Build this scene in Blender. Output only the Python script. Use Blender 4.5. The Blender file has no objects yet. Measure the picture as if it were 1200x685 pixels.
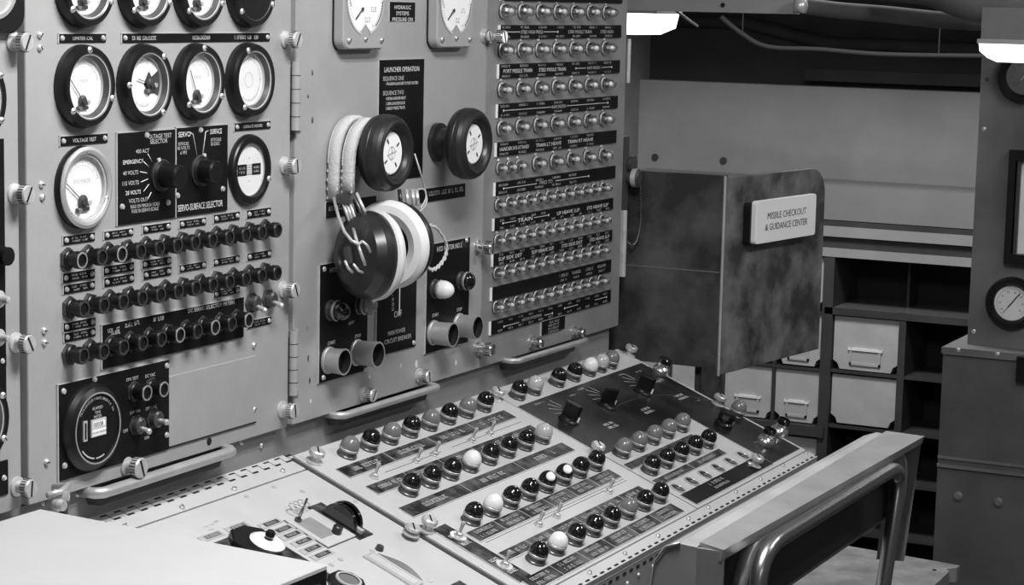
import bpy, math, random
from math import sin, cos, pi, radians, sqrt
from mathutils import Vector, Matrix

random.seed(7)
sc = bpy.context.scene
COL = sc.collection

# ------------------------------------------------------------------ camera
YAW, PITCH, ROLL, FPX = radians(63.3866), radians(-7.7366), radians(1.2905), 2495.0
SL = radians(21.77)                       # slope of the desk
fwd = Vector((sin(YAW)*cos(PITCH), cos(YAW)*cos(PITCH), sin(PITCH)))
rt = fwd.cross(Vector((0, 0, 1))).normalized()
up = rt.cross(fwd)
rt, up = rt*cos(ROLL)+up*sin(ROLL), -rt*sin(ROLL)+up*cos(ROLL)
CAM = Vector((-2.012, -1.280, 1.394))
cd = bpy.data.cameras.new('camera')
cd.sensor_fit = 'HORIZONTAL'; cd.sensor_width = 36.0; cd.lens = FPX*36.0/1200.0
cd.clip_start = 0.05; cd.clip_end = 50
cam = bpy.data.objects.new('camera', cd); COL.objects.link(cam)
R = Matrix((rt, up, -fwd)).transposed().to_4x4()
cam.matrix_world = Matrix.Translation(CAM) @ R
sc.camera = cam

# ------------------------------------------------------------------ world, light, exposure
w = bpy.data.worlds.new('world'); sc.world = w; w.use_nodes = True
w.node_tree.nodes['Background'].inputs[0].default_value = (1, 1, 1, 1)
w.node_tree.nodes['Background'].inputs[1].default_value = 0.06
sc.view_settings.view_transform = 'Standard'
sc.view_settings.look = 'None'
sc.view_settings.exposure = -0.10
sc.view_settings.gamma = 1.0
sc.view_settings.use_curve_mapping = False

def area(name, loc, target, sx, sy, power):
    l = bpy.data.lights.new(name, 'AREA'); l.shape = 'RECTANGLE'; l.size = sx; l.size_y = sy; l.energy = power
    o = bpy.data.objects.new(name, l); COL.objects.link(o); o.location = loc
    d = Vector(target)-Vector(loc)
    z = -d.normalized(); x = Vector((1, 0, 0)); x = (x-z*x.dot(z)).normalized(); y = z.cross(x)
    o.matrix_world = Matrix.Translation(Vector(loc)) @ Matrix((x, y, z)).transposed().to_4x4()
    return o
area('tube_light', (-0.50, -0.62, 2.02), (-0.50, -0.35, 1.0), 0.6, 0.05, 13.5)
area('tube_light', (-0.50, -0.78, 2.02), (-0.50, -0.35, 1.0), 0.6, 0.05, 13.5)
area('aisle_fill', (-1.6, -1.9, 2.0), (0.4, -0.2, 0.9), 1.2, 0.3, 3)  # weak unseen fill from the camera side
area('aisle_fill', (0.75, -1.35, 1.95), (1.15, -.15, 1.0), 0.8, 0.06, 9)  # unseen light added to brighten the sign and partition
area('passage_fill', (1.92, -0.05, 1.90), (2.5, 0.1, 0.6), 0.3, 0.9, 26)  # unseen light added to brighten the back wall and bins

# ------------------------------------------------------------------ pixel helpers (points on real planes)
def ray(px, py): return fwd*FPX + rt*(px-600) - up*(py-342.5)
def hit(px, py, p0, n):
    v = ray(px, py); n = Vector(n); return CAM + v*((Vector(p0)-CAM).dot(n)/v.dot(n))
def PY(px, py, y=0.0): return hit(px, py, (0, y, 0), (0, 1, 0))
def PX(px, py, x): return hit(px, py, (x, 0, 0), (1, 0, 0))
def PZ(px, py, z): return hit(px, py, (0, 0, z), (0, 0, 1))
def PD(px, py, off=0.0):
    n = Vector((0, -sin(SL), cos(SL))); o = Vector((0, 0, .88))+n*off
    q = hit(px, py, o, n)-o
    return q.x, q.dot(Vector((0, cos(SL), sin(SL))))

# frames: local X along, Y up in the plane, Z outward
FP = Matrix(((1, 0, 0, 0), (0, 0, -1, 0), (0, 1, 0, 0), (0, 0, 0, 1)))          # vertical panel, local (x, z_world, out)
FD = Matrix(((1, 0, 0, 0), (0, cos(SL), -sin(SL), 0), (0, sin(SL), cos(SL), .88), (0, 0, 0, 1)))
FXP = Matrix(((0, 0, -1, 0), (-1, 0, 0, 0), (0, 1, 0, 0), (0, 0, 0, 1)))        # plane facing -X : local (-y, z, out)
I4 = Matrix.Identity(4)
def T(x, y, z=0): return Matrix.Translation((x, y, z))

# ------------------------------------------------------------------ materials
def mat(name, v, rough=.5, metal=0.0, noise=0.0, nscale=8.0, bump=0.0, bscale=60.0, coat=0.0, emit=0.0, spec=.5, contrast=None):
    m = bpy.data.materials.new(name); m.use_nodes = True
    nt = m.node_tree; b = nt.nodes['Principled BSDF']
    b.inputs['Base Color'].default_value = (v, v, v, 1)
    b.inputs['Roughness'].default_value = rough; b.inputs['Metallic'].default_value = metal
    b.inputs['Specular IOR Level'].default_value = spec
    if coat: b.inputs['Coat Weight'].default_value = coat; b.inputs['Coat Roughness'].default_value = .08
    if emit:
        b.inputs['Emission Color'].default_value = (1, 1, 1, 1); b.inputs['Emission Strength'].default_value = emit
    tc = nt.nodes.new('ShaderNodeTexCoord')
    if noise:
        n = nt.nodes.new('ShaderNodeTexNoise'); n.inputs['Scale'].default_value = nscale
        n.inputs['Detail'].default_value = 8; n.inputs['Roughness'].default_value = .62
        nt.links.new(tc.outputs['Object'], n.inputs['Vector'])
        r = nt.nodes.new('ShaderNodeValToRGB')
        a, c = contrast or (.3, .7)
        r.color_ramp.elements[0].position = a; r.color_ramp.elements[1].position = c
        lo, hi = max(0, v*(1-noise)), min(1, v*(1+noise))
        r.color_ramp.elements[0].color = (lo, lo, lo, 1); r.color_ramp.elements[1].color = (hi, hi, hi, 1)
        nt.links.new(n.outputs['Fac'], r.inputs['Fac']); nt.links.new(r.outputs['Color'], b.inputs['Base Color'])
    if bump:
        n2 = nt.nodes.new('ShaderNodeTexNoise'); n2.inputs['Scale'].default_value = bscale; n2.inputs['Detail'].default_value = 4
        nt.links.new(tc.outputs['Object'], n2.inputs['Vector'])
        bp = nt.nodes.new('ShaderNodeBump'); bp.inputs['Strength'].default_value = bump; bp.inputs['Distance'].default_value = .002
        nt.links.new(n2.outputs['Fac'], bp.inputs['Height']); nt.links.new(bp.outputs['Normal'], b.inputs['Normal'])
    return m
M = dict(
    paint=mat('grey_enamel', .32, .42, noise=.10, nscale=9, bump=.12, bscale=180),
    paint2=mat('darkened_grey_enamel', .215, .45, noise=.16, nscale=14, bump=.15, bscale=180),  # darker copy of the grey enamel, light falloff put into the colour
    paint3=mat('dull_grey_enamel', .20, .5, noise=.14, nscale=12, bump=.15, bscale=180),
    desk=mat('desk_enamel', .52, .42, noise=.08, nscale=10, bump=.08, bscale=200),
    black=mat('black_bakelite', .007, .36, noise=.3, nscale=30, spec=.4),
    plate=mat('engraved_black_plate', .005, .55, noise=.4, nscale=20, spec=.18),
    plaque=mat('worn_plaque', .055, .5, noise=.85, nscale=45, contrast=(.42, .62), spec=.25),
    gloss=mat('gloss_black_cap', .008, .09, coat=.6),
    mapp=mat('dark_map_plate', .022, .30, noise=.75, nscale=9, contrast=(.4, .68), spec=.35),
    white=mat('white_engraving', .72, .6), grey_ink=mat('grey_engraving', .50, .6),
    dial=mat('dial_white', .86, .5, noise=.04, nscale=30), ink=mat('dial_ink', .05, .6), soft_ink=mat('dial_faint_ink', .42, .6),
    steel=mat('brushed_steel', .62, .34, metal=.45, noise=.15, nscale=60),
    chrome=mat('chrome', .78, .16, metal=.9), nickel=mat('worn_nickel', .60, .32, metal=.5, noise=.15, nscale=60), dark_metal=mat('dark_metal', .10, .35, metal=.6),
    alum=mat('dull_aluminium', .50, .42, metal=.55, noise=.18, nscale=25),
    hole=mat('black_recess', .004, .9), gap=mat('dark_interior', .015, .8),
    opal=mat('opal_cap', .80, .25, coat=.3), greycap=mat('tinted_grey_cap', .17, .22, coat=.5), ltcap=mat('pale_grey_cap', .45, .22, coat=.5),
    rubber=mat('black_rubber', .016, .38, noise=.4, nscale=25), cushion=mat('white_foam_rubber', .66, .5, noise=.14, nscale=14),
    shell=mat('brown_black_shell', .016, .30, noise=.3, nscale=14), web=mat('white_padded_webbing', .5, .7, bump=.6, bscale=500),
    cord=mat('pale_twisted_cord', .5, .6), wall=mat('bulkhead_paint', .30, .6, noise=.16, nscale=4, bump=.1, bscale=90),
    wall2=mat('bulkhead_ledge_paint', .21, .6, noise=.12, nscale=4), hull_shade=mat('shade_dark_hull', .028, .8, noise=.5, nscale=3), scratch=mat('scratched_locker_metal', .06, .42, noise=.6, nscale=9, contrast=(.42, .66), bump=.1),  # hull tone: shade of the overhead recess put into the colour
    scratch2=mat('worn_door_metal', .12, .42, noise=.72, nscale=12, contrast=(.40, .68), bump=.1),
    bin=mat('bin_enamel', .46, .5, noise=.12, nscale=16), rack=mat('rack_steel', .045, .5, noise=.3), railm=mat('rack_rail', .32, .4, noise=.1),
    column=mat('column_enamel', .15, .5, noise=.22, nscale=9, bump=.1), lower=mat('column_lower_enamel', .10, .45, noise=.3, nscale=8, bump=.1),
    wood=mat('worn_bench_board', .22, .5, noise=.35, nscale=18), tubing=mat('polished_tubing', .42, .27, metal=.95), lagging=mat('pipe_lagging', .10, .9, noise=.3), chairm=mat('chair_steel', .42, .34, metal=.55, noise=.15, nscale=18),
    pad=mat('chair_upholstery', .30, .45, noise=.25, nscale=10), panback=mat('chair_pan_back', .02, .42), paper=mat('pale_lid', .47, .6, noise=.02, nscale=12),
    lamp=mat('lit_diffuser', .9, .5, emit=2.2), floor=mat('floor_tile', .08, .5, noise=.3), sign=mat('sign_face', .78, .45, noise=.03),
)
def glassy(name, tint, mixf, rough):
    m = bpy.data.materials.new(name); m.use_nodes = True; nt = m.node_tree; nt.nodes.clear()
    o = nt.nodes.new('ShaderNodeOutputMaterial'); mx = nt.nodes.new('ShaderNodeMixShader')
    t = nt.nodes.new('ShaderNodeBsdfTransparent'); t.inputs[0].default_value = (tint, tint, tint, 1)
    g = nt.nodes.new('ShaderNodeBsdfGlossy'); g.inputs['Roughness'].default_value = rough; g.inputs[0].default_value = (.95, .95, .95, 1)
    lw = nt.nodes.new('ShaderNodeLayerWeight'); lw.inputs['Blend'].default_value = mixf
    nt.links.new(lw.outputs['Facing'], mx.inputs[0]); nt.links.new(t.outputs[0], mx.inputs[1]); nt.links.new(g.outputs[0], mx.inputs[2])
    nt.links.new(mx.outputs[0], o.inputs[0]); return m
M['glass'] = glassy('gauge_glass', .97, .12, .05)
M['lens'] = glassy('clear_lens', .80, .55, .22)
for _n in M['lens'].node_tree.nodes:
    if _n.type == 'BSDF_GLOSSY': _n.inputs[0].default_value = (.98, .98, .98, 1)

# ------------------------------------------------------------------ mesh builder
_txt = {}
def glyphs(s):
    if s not in _txt:
        c = bpy.data.curves.new('t', 'FONT'); c.body = s; c.size = 1.0; c.resolution_u = 2; c.fill_mode = 'FRONT'; c.align_x = 'LEFT'
        o = bpy.data.objects.new('t', c); COL.objects.link(o); bpy.context.view_layer.update()
        me = o.to_mesh()
        vs = [v.co.copy() for v in me.vertices]; fs = [tuple(p.vertices) for p in me.polygons]
        o.to_mesh_clear(); bpy.data.objects.remove(o); bpy.data.curves.remove(c)
        _txt[s] = (vs, fs)
    return _txt[s]

class MB:
    def __init__(s): s.v = []; s.f = []; s.m = []; s.s = []; s.mats = []
    def mi(s, m):
        if m not in s.mats: s.mats.append(m)
        return s.mats.index(m)
    def add(s, vs, fs, m, smooth=False, X=None):
        k = len(s.v); s.v += [X @ Vector(v) if X is not None else Vector(v) for v in vs]
        j = s.mi(m)
        for f in fs: s.f.append(tuple(k+i for i in f)); s.m.append(j); s.s.append(smooth)
        return s
    def box(s, x0, x1, y0, y1, z0, z1, m, X=None, bev=0.0):
        if bev:
            return s.prism([(x0+bev, y0), (x1-bev, y0), (x1, y0+bev), (x1, y1-bev), (x1-bev, y1), (x0+bev, y1), (x0, y1-bev), (x0, y0+bev)], z0, z1, m, X, bev=min(bev, (z1-z0)*.4))
        vs = [(x, y, z) for z in (z0, z1) for y in (y0, y1) for x in (x0, x1)]
        return s.add(vs, [(0, 2, 3, 1), (4, 5, 7, 6), (0, 1, 5, 4), (2, 6, 7, 3), (0, 4, 6, 2), (1, 3, 7, 5)], m, False, X)
    def prism(s, poly, z0, z1, m, X=None, bev=0.0, smooth=False):
        n = len(poly); cx = sum(p[0] for p in poly)/n; cy = sum(p[1] for p in poly)/n
        rings = [[(x, y, z0) for x, y in poly]]
        if bev:
            rings.append([(x, y, z1-bev) for x, y in poly])
            rr = []
            for x, y in poly:
                d = sqrt((x-cx)**2+(y-cy)**2) or 1; kx = (x-cx)/d; ky = (y-cy)/d
                rr.append((x-kx*bev, y-ky*bev, z1))
            rings.append(rr)
        else: rings.append([(x, y, z1) for x, y in poly])
        vs = [p for r in rings for p in r]; fs = [tuple(range(n-1, -1, -1)), tuple(range((len(rings)-1)*n, len(rings)*n))]
        for k in range(len(rings)-1):
            for i in range(n):
                j = (i+1) % n; fs.append((k*n+i, k*n+j, (k+1)*n+j, (k+1)*n+i))
        return s.add(vs, fs, m, smooth, X)
    def quad(s, pts, m, X=None): return s.add(pts, [tuple(range(len(pts)))], m, False, X)
    def lathe(s, prof, m, X=None, n=28, smooth=True, mats=None, capend=True, flat=None):
        # prof: list of (r, z); a material may be given per segment in mats
        for k in range(len(prof)-1):
            (r0, z0), (r1, z1) = prof[k], prof[k+1]
            if abs(r0-r1)+abs(z0-z1) < 1e-9: continue
            vs = []; fs = []
            for r, z in ((r0, z0), (r1, z1)):
                for i in range(n): a = 2*pi*i/n; vs.append((r*cos(a), r*sin(a), z))
            if r0 < 1e-7: fs = [(0, n+i, n+(i+1) % n) for i in range(n)][:]; 
            elif r1 < 1e-7: fs = [(i, (i+1) % n, n) for i in range(n)]
            else: fs = [(i, (i+1) % n, n+(i+1) % n, n+i) for i in range(n)]
            s.add(vs, fs, mats[k] if mats else m, smooth, X)
        return s
    def cyl(s, r, z0, z1, m, X=None, n=20, r1=None, capm=None):
        r1 = r if r1 is None else r1
        a = [(r*cos(2*pi*i/n), r*sin(2*pi*i/n), z0) for i in range(n)]; b = [(r1*cos(2*pi*i/n), r1*sin(2*pi*i/n), z1) for i in range(n)]
        s.add(a+b, [(i, (i+1) % n, n+(i+1) % n, n+i) for i in range(n)], m, n > 8, X)
        s.add(b, [tuple(range(n))], capm or m, False, X); s.add(a, [tuple(range(n-1, -1, -1))], m, False, X)
        return s
    def disc(s, r, z, m, X=None, n=28, a0=0, a1=2*pi, r0=0.0):
        full = abs(a1-a0-2*pi) < 1e-6
        k = n if full else n+1
        o = [(r*cos(a0+(a1-a0)*i/n), r*sin(a0+(a1-a0)*i/n), z) for i in range(k)]
        if r0 > 0:
            q = [(r0*cos(a0+(a1-a0)*i/n), r0*sin(a0+(a1-a0)*i/n), z) for i in range(k)]
            return s.add(q+o, [(i, k+i, k+(i+1) % k, (i+1) % k) for i in range(n)], m, False, X)
        if full: return s.add(o, [tuple(range(n))], m, False, X)
        return s.add([(0, 0, z)]+o, [(0, i, i+1) for i in range(1, n+1)], m, False, X)
    def tube(s, pts, r, m, n=8, X=None, closed=False, cap=True):
        P = [Vector(p) for p in pts]; N = len(P); vs = []; prev = None
        for i, p in enumerate(P):
            if closed: t = (P[(i+1) % N]-P[i-1]).normalized()
            else: t = (P[min(i+1, N-1)]-P[max(i-1, 0)]).normalized()
            if prev is None:
                a = Vector((0, 0, 1)) if abs(t.z) < .9 else Vector((1, 0, 0)); u = t.cross(a).normalized()
            else: u = (prev-t*prev.dot(t)).normalized()
            prev = u; v = t.cross(u); rr = r[i] if isinstance(r, (list, tuple)) else r
            for k in range(n): a = 2*pi*k/n; vs.append(p+u*(cos(a)*rr)+v*(sin(a)*rr))
        fs = []
        for i in range(N if closed else N-1):
            for k in range(n):
                j = (i+1) % N; fs.append((i*n+k, i*n+(k+1) % n, j*n+(k+1) % n, j*n+k))
        if cap and not closed: fs += [tuple(range(n-1, -1, -1)), tuple(range((N-1)*n, N*n))]
        return s.add(vs, fs, m, True, X)
    def text(s, str_, x, y, h, m, z=0.0, width=None, X=None, align='C'):
        vs, fs = glyphs(str_)
        if not vs: return s
        x0 = min(v.x for v in vs); x1 = max(v.x for v in vs)
        k = h/.72; kx = k if width is None else width/(x1-x0)
        off = {'C': (x0+x1)/2, 'L': x0, 'R': x1}[align]
        return s.add([((v.x-off)*kx+x, v.y*k+y-h/2, z) for v in vs], fs, m, False, X)
    def marks(s, x, y, wdt, h, m, z=0.0, rnd=None, X=None):
        # short illegible strokes, the size of small worn lettering
        rnd = rnd or random; c = x-wdt/2; 
        while c < x+wdt/2-h*.3:
            g = h*rnd.uniform(.45, .7)
            if rnd.random() > .14:
                k = rnd.random()
                s.quad([(c, y-h/2, z), (c+g*.25, y-h/2, z), (c+g*.25, y+h/2, z), (c, y+h/2, z)], m, X)
                if k > .3: s.quad([(c, y+h*.3, z), (c+g*.8, y+h*.3, z), (c+g*.8, y+h/2, z), (c, y+h/2, z)], m, X)
                if k < .6: s.quad([(c, y-h/2, z), (c+g*.8, y-h/2, z), (c+g*.8, y-h*.3, z), (c, y-h*.3, z)], m, X)
                if k > .7: s.quad([(c+g*.55, y-h/2, z), (c+g*.8, y-h/2, z), (c+g*.8, y+h/2, z), (c+g*.55, y+h/2, z)], m, X)
            c += g*1.15
        return s
    def build(s, name, parent=None, X=None):
        me = bpy.data.meshes.new(name); me.from_pydata([tuple(v) for v in s.v], [], s.f)
        for mm in s.mats: me.materials.append(M[mm])
        me.polygons.foreach_set('material_index', s.m); me.polygons.foreach_set('use_smooth', s.s); me.update()
        o = bpy.data.objects.new(name, me); COL.objects.link(o)
        if parent is not None: o.parent = parent
        if X is not None: o.matrix_local = X
        return o

def tag(o, label=None, cat=None, group=None, kind=None):
    if label: o['label'] = label
    if cat: o['category'] = cat
    if group: o['group'] = group
    if kind: o['kind'] = kind
    return o
def thing(name, label, cat, X=I4, group=None):
    o = bpy.data.objects.new(name, None); COL.objects.link(o); o.empty_display_size = .02; o.matrix_world = X
    return tag(o, label, cat, group)
def dup(root, X, label, group=None):
    r = root.copy(); COL.objects.link(r); r.matrix_world = X; r['label'] = label
    if group: r['group'] = group
    for ch in list(root.children):
        c = ch.copy(); COL.objects.link(c); c.parent = r
        for g in ch.children:
            d = g.copy(); COL.objects.link(d); d.parent = c
    return r
ORD = ['first', 'second', 'third', 'fourth', 'fifth', 'sixth', 'seventh', 'eighth', 'ninth', 'tenth', 'eleventh', 'twelfth', 'thirteenth', 'fourteenth', 'fifteenth']
def rot(ax, a): return Matrix.Rotation(a, 4, ax)

# ------------------------------------------------------------------ setting
def struct(name, mb, X=None): return tag(mb.build(name, None, X), kind='structure')
struct('floor', MB().box(-2.6, 3.3, -2.6, .9, -.05, 0, 'floor'))
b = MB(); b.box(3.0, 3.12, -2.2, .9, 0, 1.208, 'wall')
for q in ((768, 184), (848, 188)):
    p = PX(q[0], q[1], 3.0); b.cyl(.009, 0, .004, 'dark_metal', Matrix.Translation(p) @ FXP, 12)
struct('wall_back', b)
b = MB(); b.box(3.06, 3.2, -2.2, .9, 1.208, 2.1, 'hull_shade')
b.tube([(3.04, .9, 1.36), (3.04, .62, 1.36), (3.03, .40, 1.315), (3.03, -.6, 1.305)], .016, 'hull_shade', 10)
b.box(3.02, 3.06, -.6, .45, 1.221, 1.25, 'hull_shade')
struct('wall_upper', b)
struct('wall_side', MB().box(-2.4, 3.2, .88, .94, 0, 2.1, 'paint3'))
struct('ceiling', MB().box(-2.6, 3.3, -2.6, .95, 2.1, 2.15, 'wall'))

# ------------------------------------------------------------------ console body, apron, panels
ZB, ZT = .915, 1.62       # bottom and top of the hinged panels
body = thing('console_cabinet', 'tall grey steel console cabinet behind the hinged instrument panels', 'console', T(0, 0, 0))
MB().box(-.72, .905, .03, .42, .45, 1.62, 'paint3').box(-.72, .905, .021, .03, .912, 1.62, 'gap').build('body', body)
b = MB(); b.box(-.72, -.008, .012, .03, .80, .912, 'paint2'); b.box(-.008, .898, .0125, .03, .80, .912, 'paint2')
b.build('apron', body)
def rivet(mb, x, y, r=.0042, z=0.0, m='steel', slot=True, h=.003):
    X = T(x, y, z)
    mb.lathe([(r, 0), (r*.95, h*.5), (r*.6, h), (0, h*1.15)], m, X, 12)
    if slot: mb.box(-r*.6, r*.6, -r*.12, r*.12, h*1.05, h*1.22, 'hole', X @ rot('Z', random.uniform(0, 3)))
def add_screw(parent, pts, r=.0042, plane=FP, z=0.0, m='steel'):
    for (x, y) in pts:
        mb = MB(); rivet(mb, 0, 0, r, 0, m); mb.build('screw', parent, plane @ T(x, y, z))
def P2(px, py, off=0.0): p = PY(px, py, -off); return p.x, p.z
add_screw(body, [(P2(*q)) for q in ((85, 586.7), (102, 580), (279, 524), (293, 519), (316, 523), (62, 590))], .0035, FP, -.012)

def panel(name_label, x0, x1, m, extra=None):
    t = thing('instrument_panel', name_label, 'panel', T((x0+x1)/2, 0, ZB))
    mb = MB(); mb.box(x0, x1, ZB, ZT, -.020, 0, m, FP, bev=.0012)
    if extra: extra(mb)
    o = mb.build('face', t); o.matrix_parent_inverse = t.matrix_world.inverted(); return t
def part(mb, name, t, X=None, label=None):
    o = mb.build(name, t); o.matrix_parent_inverse = t.matrix_world.inverted()
    if X is not None: o.matrix_basis = X
    if label: o['label'] = label
    return o
def chip_marks(mb):
    # paint chips on the middle panel
    for px, py, r, m in ((366, 85, .003, 'dark_metal'), (361, 113, .0024, 'dark_metal'), (366, 141, .0034, 'dark_metal'), (360, 384, .0026, 'paint3'), (361, 420, .0036, 'dark_metal'), (363, 446, .003, 'dark_metal'), (488, 426, .005, 'white'), (534, 425, .004, 'white'), (470, 428, .0025, 'white'), (433, 441, .0025, 'white'), (364, 470, .0025, 'white')):
        x, z = P2(px, py); pts = [(x+r*random.uniform(.4, .9)*cos(a), z+r*random.uniform(.8, 1.5)*sin(a)) for a in [k*pi/4 for k in range(8)]]
        mb.add([(a, c, .0002) for a, c in pts], [tuple(range(8))], m, False, FP)
pFar = panel('narrow strip of the grey instrument panel cut off by the left edge of the photo', -.72, -.4735, 'paint')
pL = panel('left grey instrument panel with eight round gauges and rows of black knobs', -.4625, -.0145, 'paint')
pM = panel('middle grey instrument panel with two black handwheels and a headset', -.004, .4525, 'paint', chip_marks)
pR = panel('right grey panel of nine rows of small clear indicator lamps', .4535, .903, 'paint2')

def screws(t, pts, r=.0036, z=0.0, m='steel', F=FP):
    for x, y in pts:
        mb = MB(); rivet(mb, 0, 0, r, 0, m); part(mb, 'screw', t, F @ T(x, y, z))
screws(pL, [P2(*q) for q in ((46, 41), (46, 56), (48, 216), (49, 231), (51, 387), (51.5, 401), (54, 541), (296.7, 404), (297, 479))], .0034)

def thumbscrew(t, X, L=.018, r=.0088, m='steel'):
    mb = MB()
    mb.lathe([(.0095, 0), (.0095, .002), (.006, .003), (.0052, L*.45), (r*.92, L*.5), (r, L*.56), (r, L*.92), (r*.9, L), (0, L)], m, n=20)
    mb.box(-r*.85, r*.85, -r*.12, r*.12, L-.0002, L+.0003, 'hole', rot('Z', random.uniform(.8, 2.2)))
    for k in range(20):
        a = 2*pi*k/20; mb.box(-.0004, .0004, 0, .0006, L*.58, L*.9, 'dark_metal', rot('Z', a) @ T(0, r-.0002))
    return part(mb, 'thumbscrew', t, X)
for z in (1.349, 1.211, 1.073, .937):
    thumbscrew(pFar, FP @ T(-.480, z)); thumbscrew(pL, FP @ T(-.027, z))
for q, L in (((165, 548), .02), ):
    x, z = P2(*q, .018); thumbscrew(pL, FP @ T(x, z), .02, .0105)
for q in ((437, 463), (502, 441)): x, z = P2(*q, .014); thumbscrew(pM, FP @ T(x, z), .016, .008)
for q in ((636, 402), (685, 390)): x, z = P2(*q, .018); thumbscrew(pR, FP @ T(x, z), .018, .007, 'chrome')
for q in ((592, 43), (578, 290), (578, 409)): x, z = P2(*q, .022); thumbscrew(pR if q[1] < 60 else pM, FP @ T(x-.004, z), .024, .0085, 'chrome')
# knurled studs on the left of the seam
for q in ((567, 42), (563, 409)): x, z = P2(*q); thumbscrew(pM, FP @ T(x, z), .009, .007)
# hinges on the left edge of the middle panel
for za, zb in ((PY(347, 72).z, PY(347, 152).z), (PY(345, 386).z, PY(345, 461).z)):
    mb = MB(); mb.cyl(.0052, zb, za, 'paint', T(-.010, -.004), 14)
    for k in range(1, 5): mb.cyl(.0054, zb+(za-zb)*k/5-.0004, zb+(za-zb)*k/5+.0004, 'gap', T(-.010, -.004), 14)
    mb.box(-.010, .004, -.004, 0, zb, za, 'paint'); part(mb, 'hinge', pM)
mb = MB(); mb.cyl(.004, .99, 1.09, 'steel', T(.906, -.004), 12); mb.box(.903, .907, -.004, .01, .99, 1.09, 'steel'); part(mb, 'hinge', pR)
mb = MB(); mb.cyl(.003, 1.28, 1.345, 'steel', T(.906, -.003), 12); part(mb, 'hinge', pR)
# blank sub-plate on the left panel and a through hole
mb = MB(); xa, _ = P2(197, 480); mb.box(xa, PY(299, 440).x, PY(197, 523).z, 1.006, -.001, .0018, 'paint', FP, bev=.0006); mb.box(xa, PY(299, 440).x, PY(197, 523).z-.0012, PY(197, 523).z+.0002, 0, .0019, 'hole', FP); part(mb, 'blank_plate', pL)
x, z = P2(245, 517); part(MB().cyl(.0042, -.001, .0004, 'hole', FP @ T(x, z), 16), 'screw_hole', pL)
# nameplates ---------------------------------------------------------------------------
def nameplate(t, q, lines=None, h=None, screws_=True, thick=.0012, mrk=None, m='plate', name='nameplate'):
    # q: top-left, top-right, bottom-left pixels
    (x0, z1), (x1, _), (_, z0) = P2(*q[0]), P2(*q[1]), P2(*q[2])
    mb = MB(); mb.box(x0, x1, z0, z1, -.0005, thick, m, FP); mb.box(x0-.0012, x0, z0-.0006, z1+.0004, -.0005, thick, 'ltcap', FP); mb.box(x0-.0012, x1, z1, z1+.0007, -.0005, thick, 'ltcap', FP)
    H = z1-z0; W = x1-x0; n = len(lines) if lines else 0
    for k, s in enumerate(lines or []):
        zz = z1-H*(k+.5)/n; hh = h or H*.42/n
        if s: mb.text(s, (x0+x1)/2, zz, hh, 'grey_ink', thick+.0003, X=FP, width=min(W*.62, hh*.8*len(s)))
    if mrk: 
        for (fx, fz, fw, fh) in mrk: mb.marks(x0+W*fx, z1-H*fz, W*fw, H*fh, 'grey_ink', thick+.0003, X=FP)
    if screws_:
        for xx in (x0+.0045, x1-.0045): rivet(mb, *(FP.inverted() @ Vector((xx, 0, (z0+z1)/2))).to_2d(), .0028, 0) if False else mb.lathe([(.0028, 0), (.002, .0016), (0, .002)], 'steel', FP @ T(xx, (z0+z1)/2, thick), 10)
    return part(mb, name, t)
nameplate(pL, ((68, 39.7), (123, 39.5), (68.5, 50)), ['LIMITER CAL'])
nameplate(pL, ((142, 39.3), (315, 37.2), (142, 50)), None, mrk=[(.14, .5, .16, .45), (.51, .5, .12, .45), (.82, .5, .18, .45)])
nameplate(pL, ((69.5, 160), (125, 156), (70, 171)), ['VOLTAGE TEST'])
nameplate(pL, ((273.8, 144.4), (316, 140.7), (274, 153.5)), ['OPERATE HOURS'])
for q in (((73, 277), (110, 273), (73, 287)), ((121, 271.5), (155, 267), (121, 280.5)), ((166.5, 264.5), (199, 260), (167, 273.5)), ((209.3, 258.6), (240.3, 253.7), (209.3, 267.5)), ((249.5, 251.7), (279.8, 248.4), (249.5, 261)), ((288.5, 246.5), (316.5, 243), (288.5, 255.8)),
          ((72.6, 320.5), (110, 315.8), (72.8, 331.5)), ((73.4, 334.5), (110, 329), (74, 344.5)), ((120.5, 312.4), (156, 307.5), (121, 322.5)), ((121, 326), (156, 321), (121.5, 336)), ((165.8, 305.5), (199.6, 300.8), (165.8, 314.5)), ((167, 317.5), (199.6, 313), (167, 327.5)),
          ((209.3, 311), (240.5, 305.5), (209.3, 319)), ((249.4, 303.7), (279.6, 298.8), (249.4, 311.5)), ((289, 297), (317, 291.2), (289, 305.3)),
          ((73.4, 378.5), (110.7, 373), (73.8, 388.5)), ((74.2, 390.5), (110.7, 384.2), (74.2, 400.8)), ((249.6, 341), (279.8, 337), (249.6, 348.7)), ((289, 376.5), (317, 371), (289, 385))):
    nameplate(pL, q, None, mrk=[(.36, .32, .2, .2), (.62, .3, .2, .2), (.4, .68, .24, .2), (.68, .68, .16, .2)])
def plate(t, tl, tr, bl, name='engraved_plate', thick=.002, m='plate', screws_=()):
    (x0, z1), (x1, _), (_, z0) = P2(*tl), P2(*tr), P2(*bl)
    mb = MB(); mb.box(x0, x1, z0, z1, -.0005, thick, m, FP)
    mb.box(x0-.0014, x0, z0-.0008, z1+.0006, -.0005, thick, 'ltcap', FP); mb.box(x0-.0014, x1, z1, z1+.0008, -.0005, thick, 'ltcap', FP)
    for q in screws_:
        x, z = P2(*q); mb.lathe([(.0032, 0), (.0024, .0018), (0, .0022)], 'steel', FP @ T(x, z, thick), 12)
    return mb, x0, x1, z0, z1, thick+.0003
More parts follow.
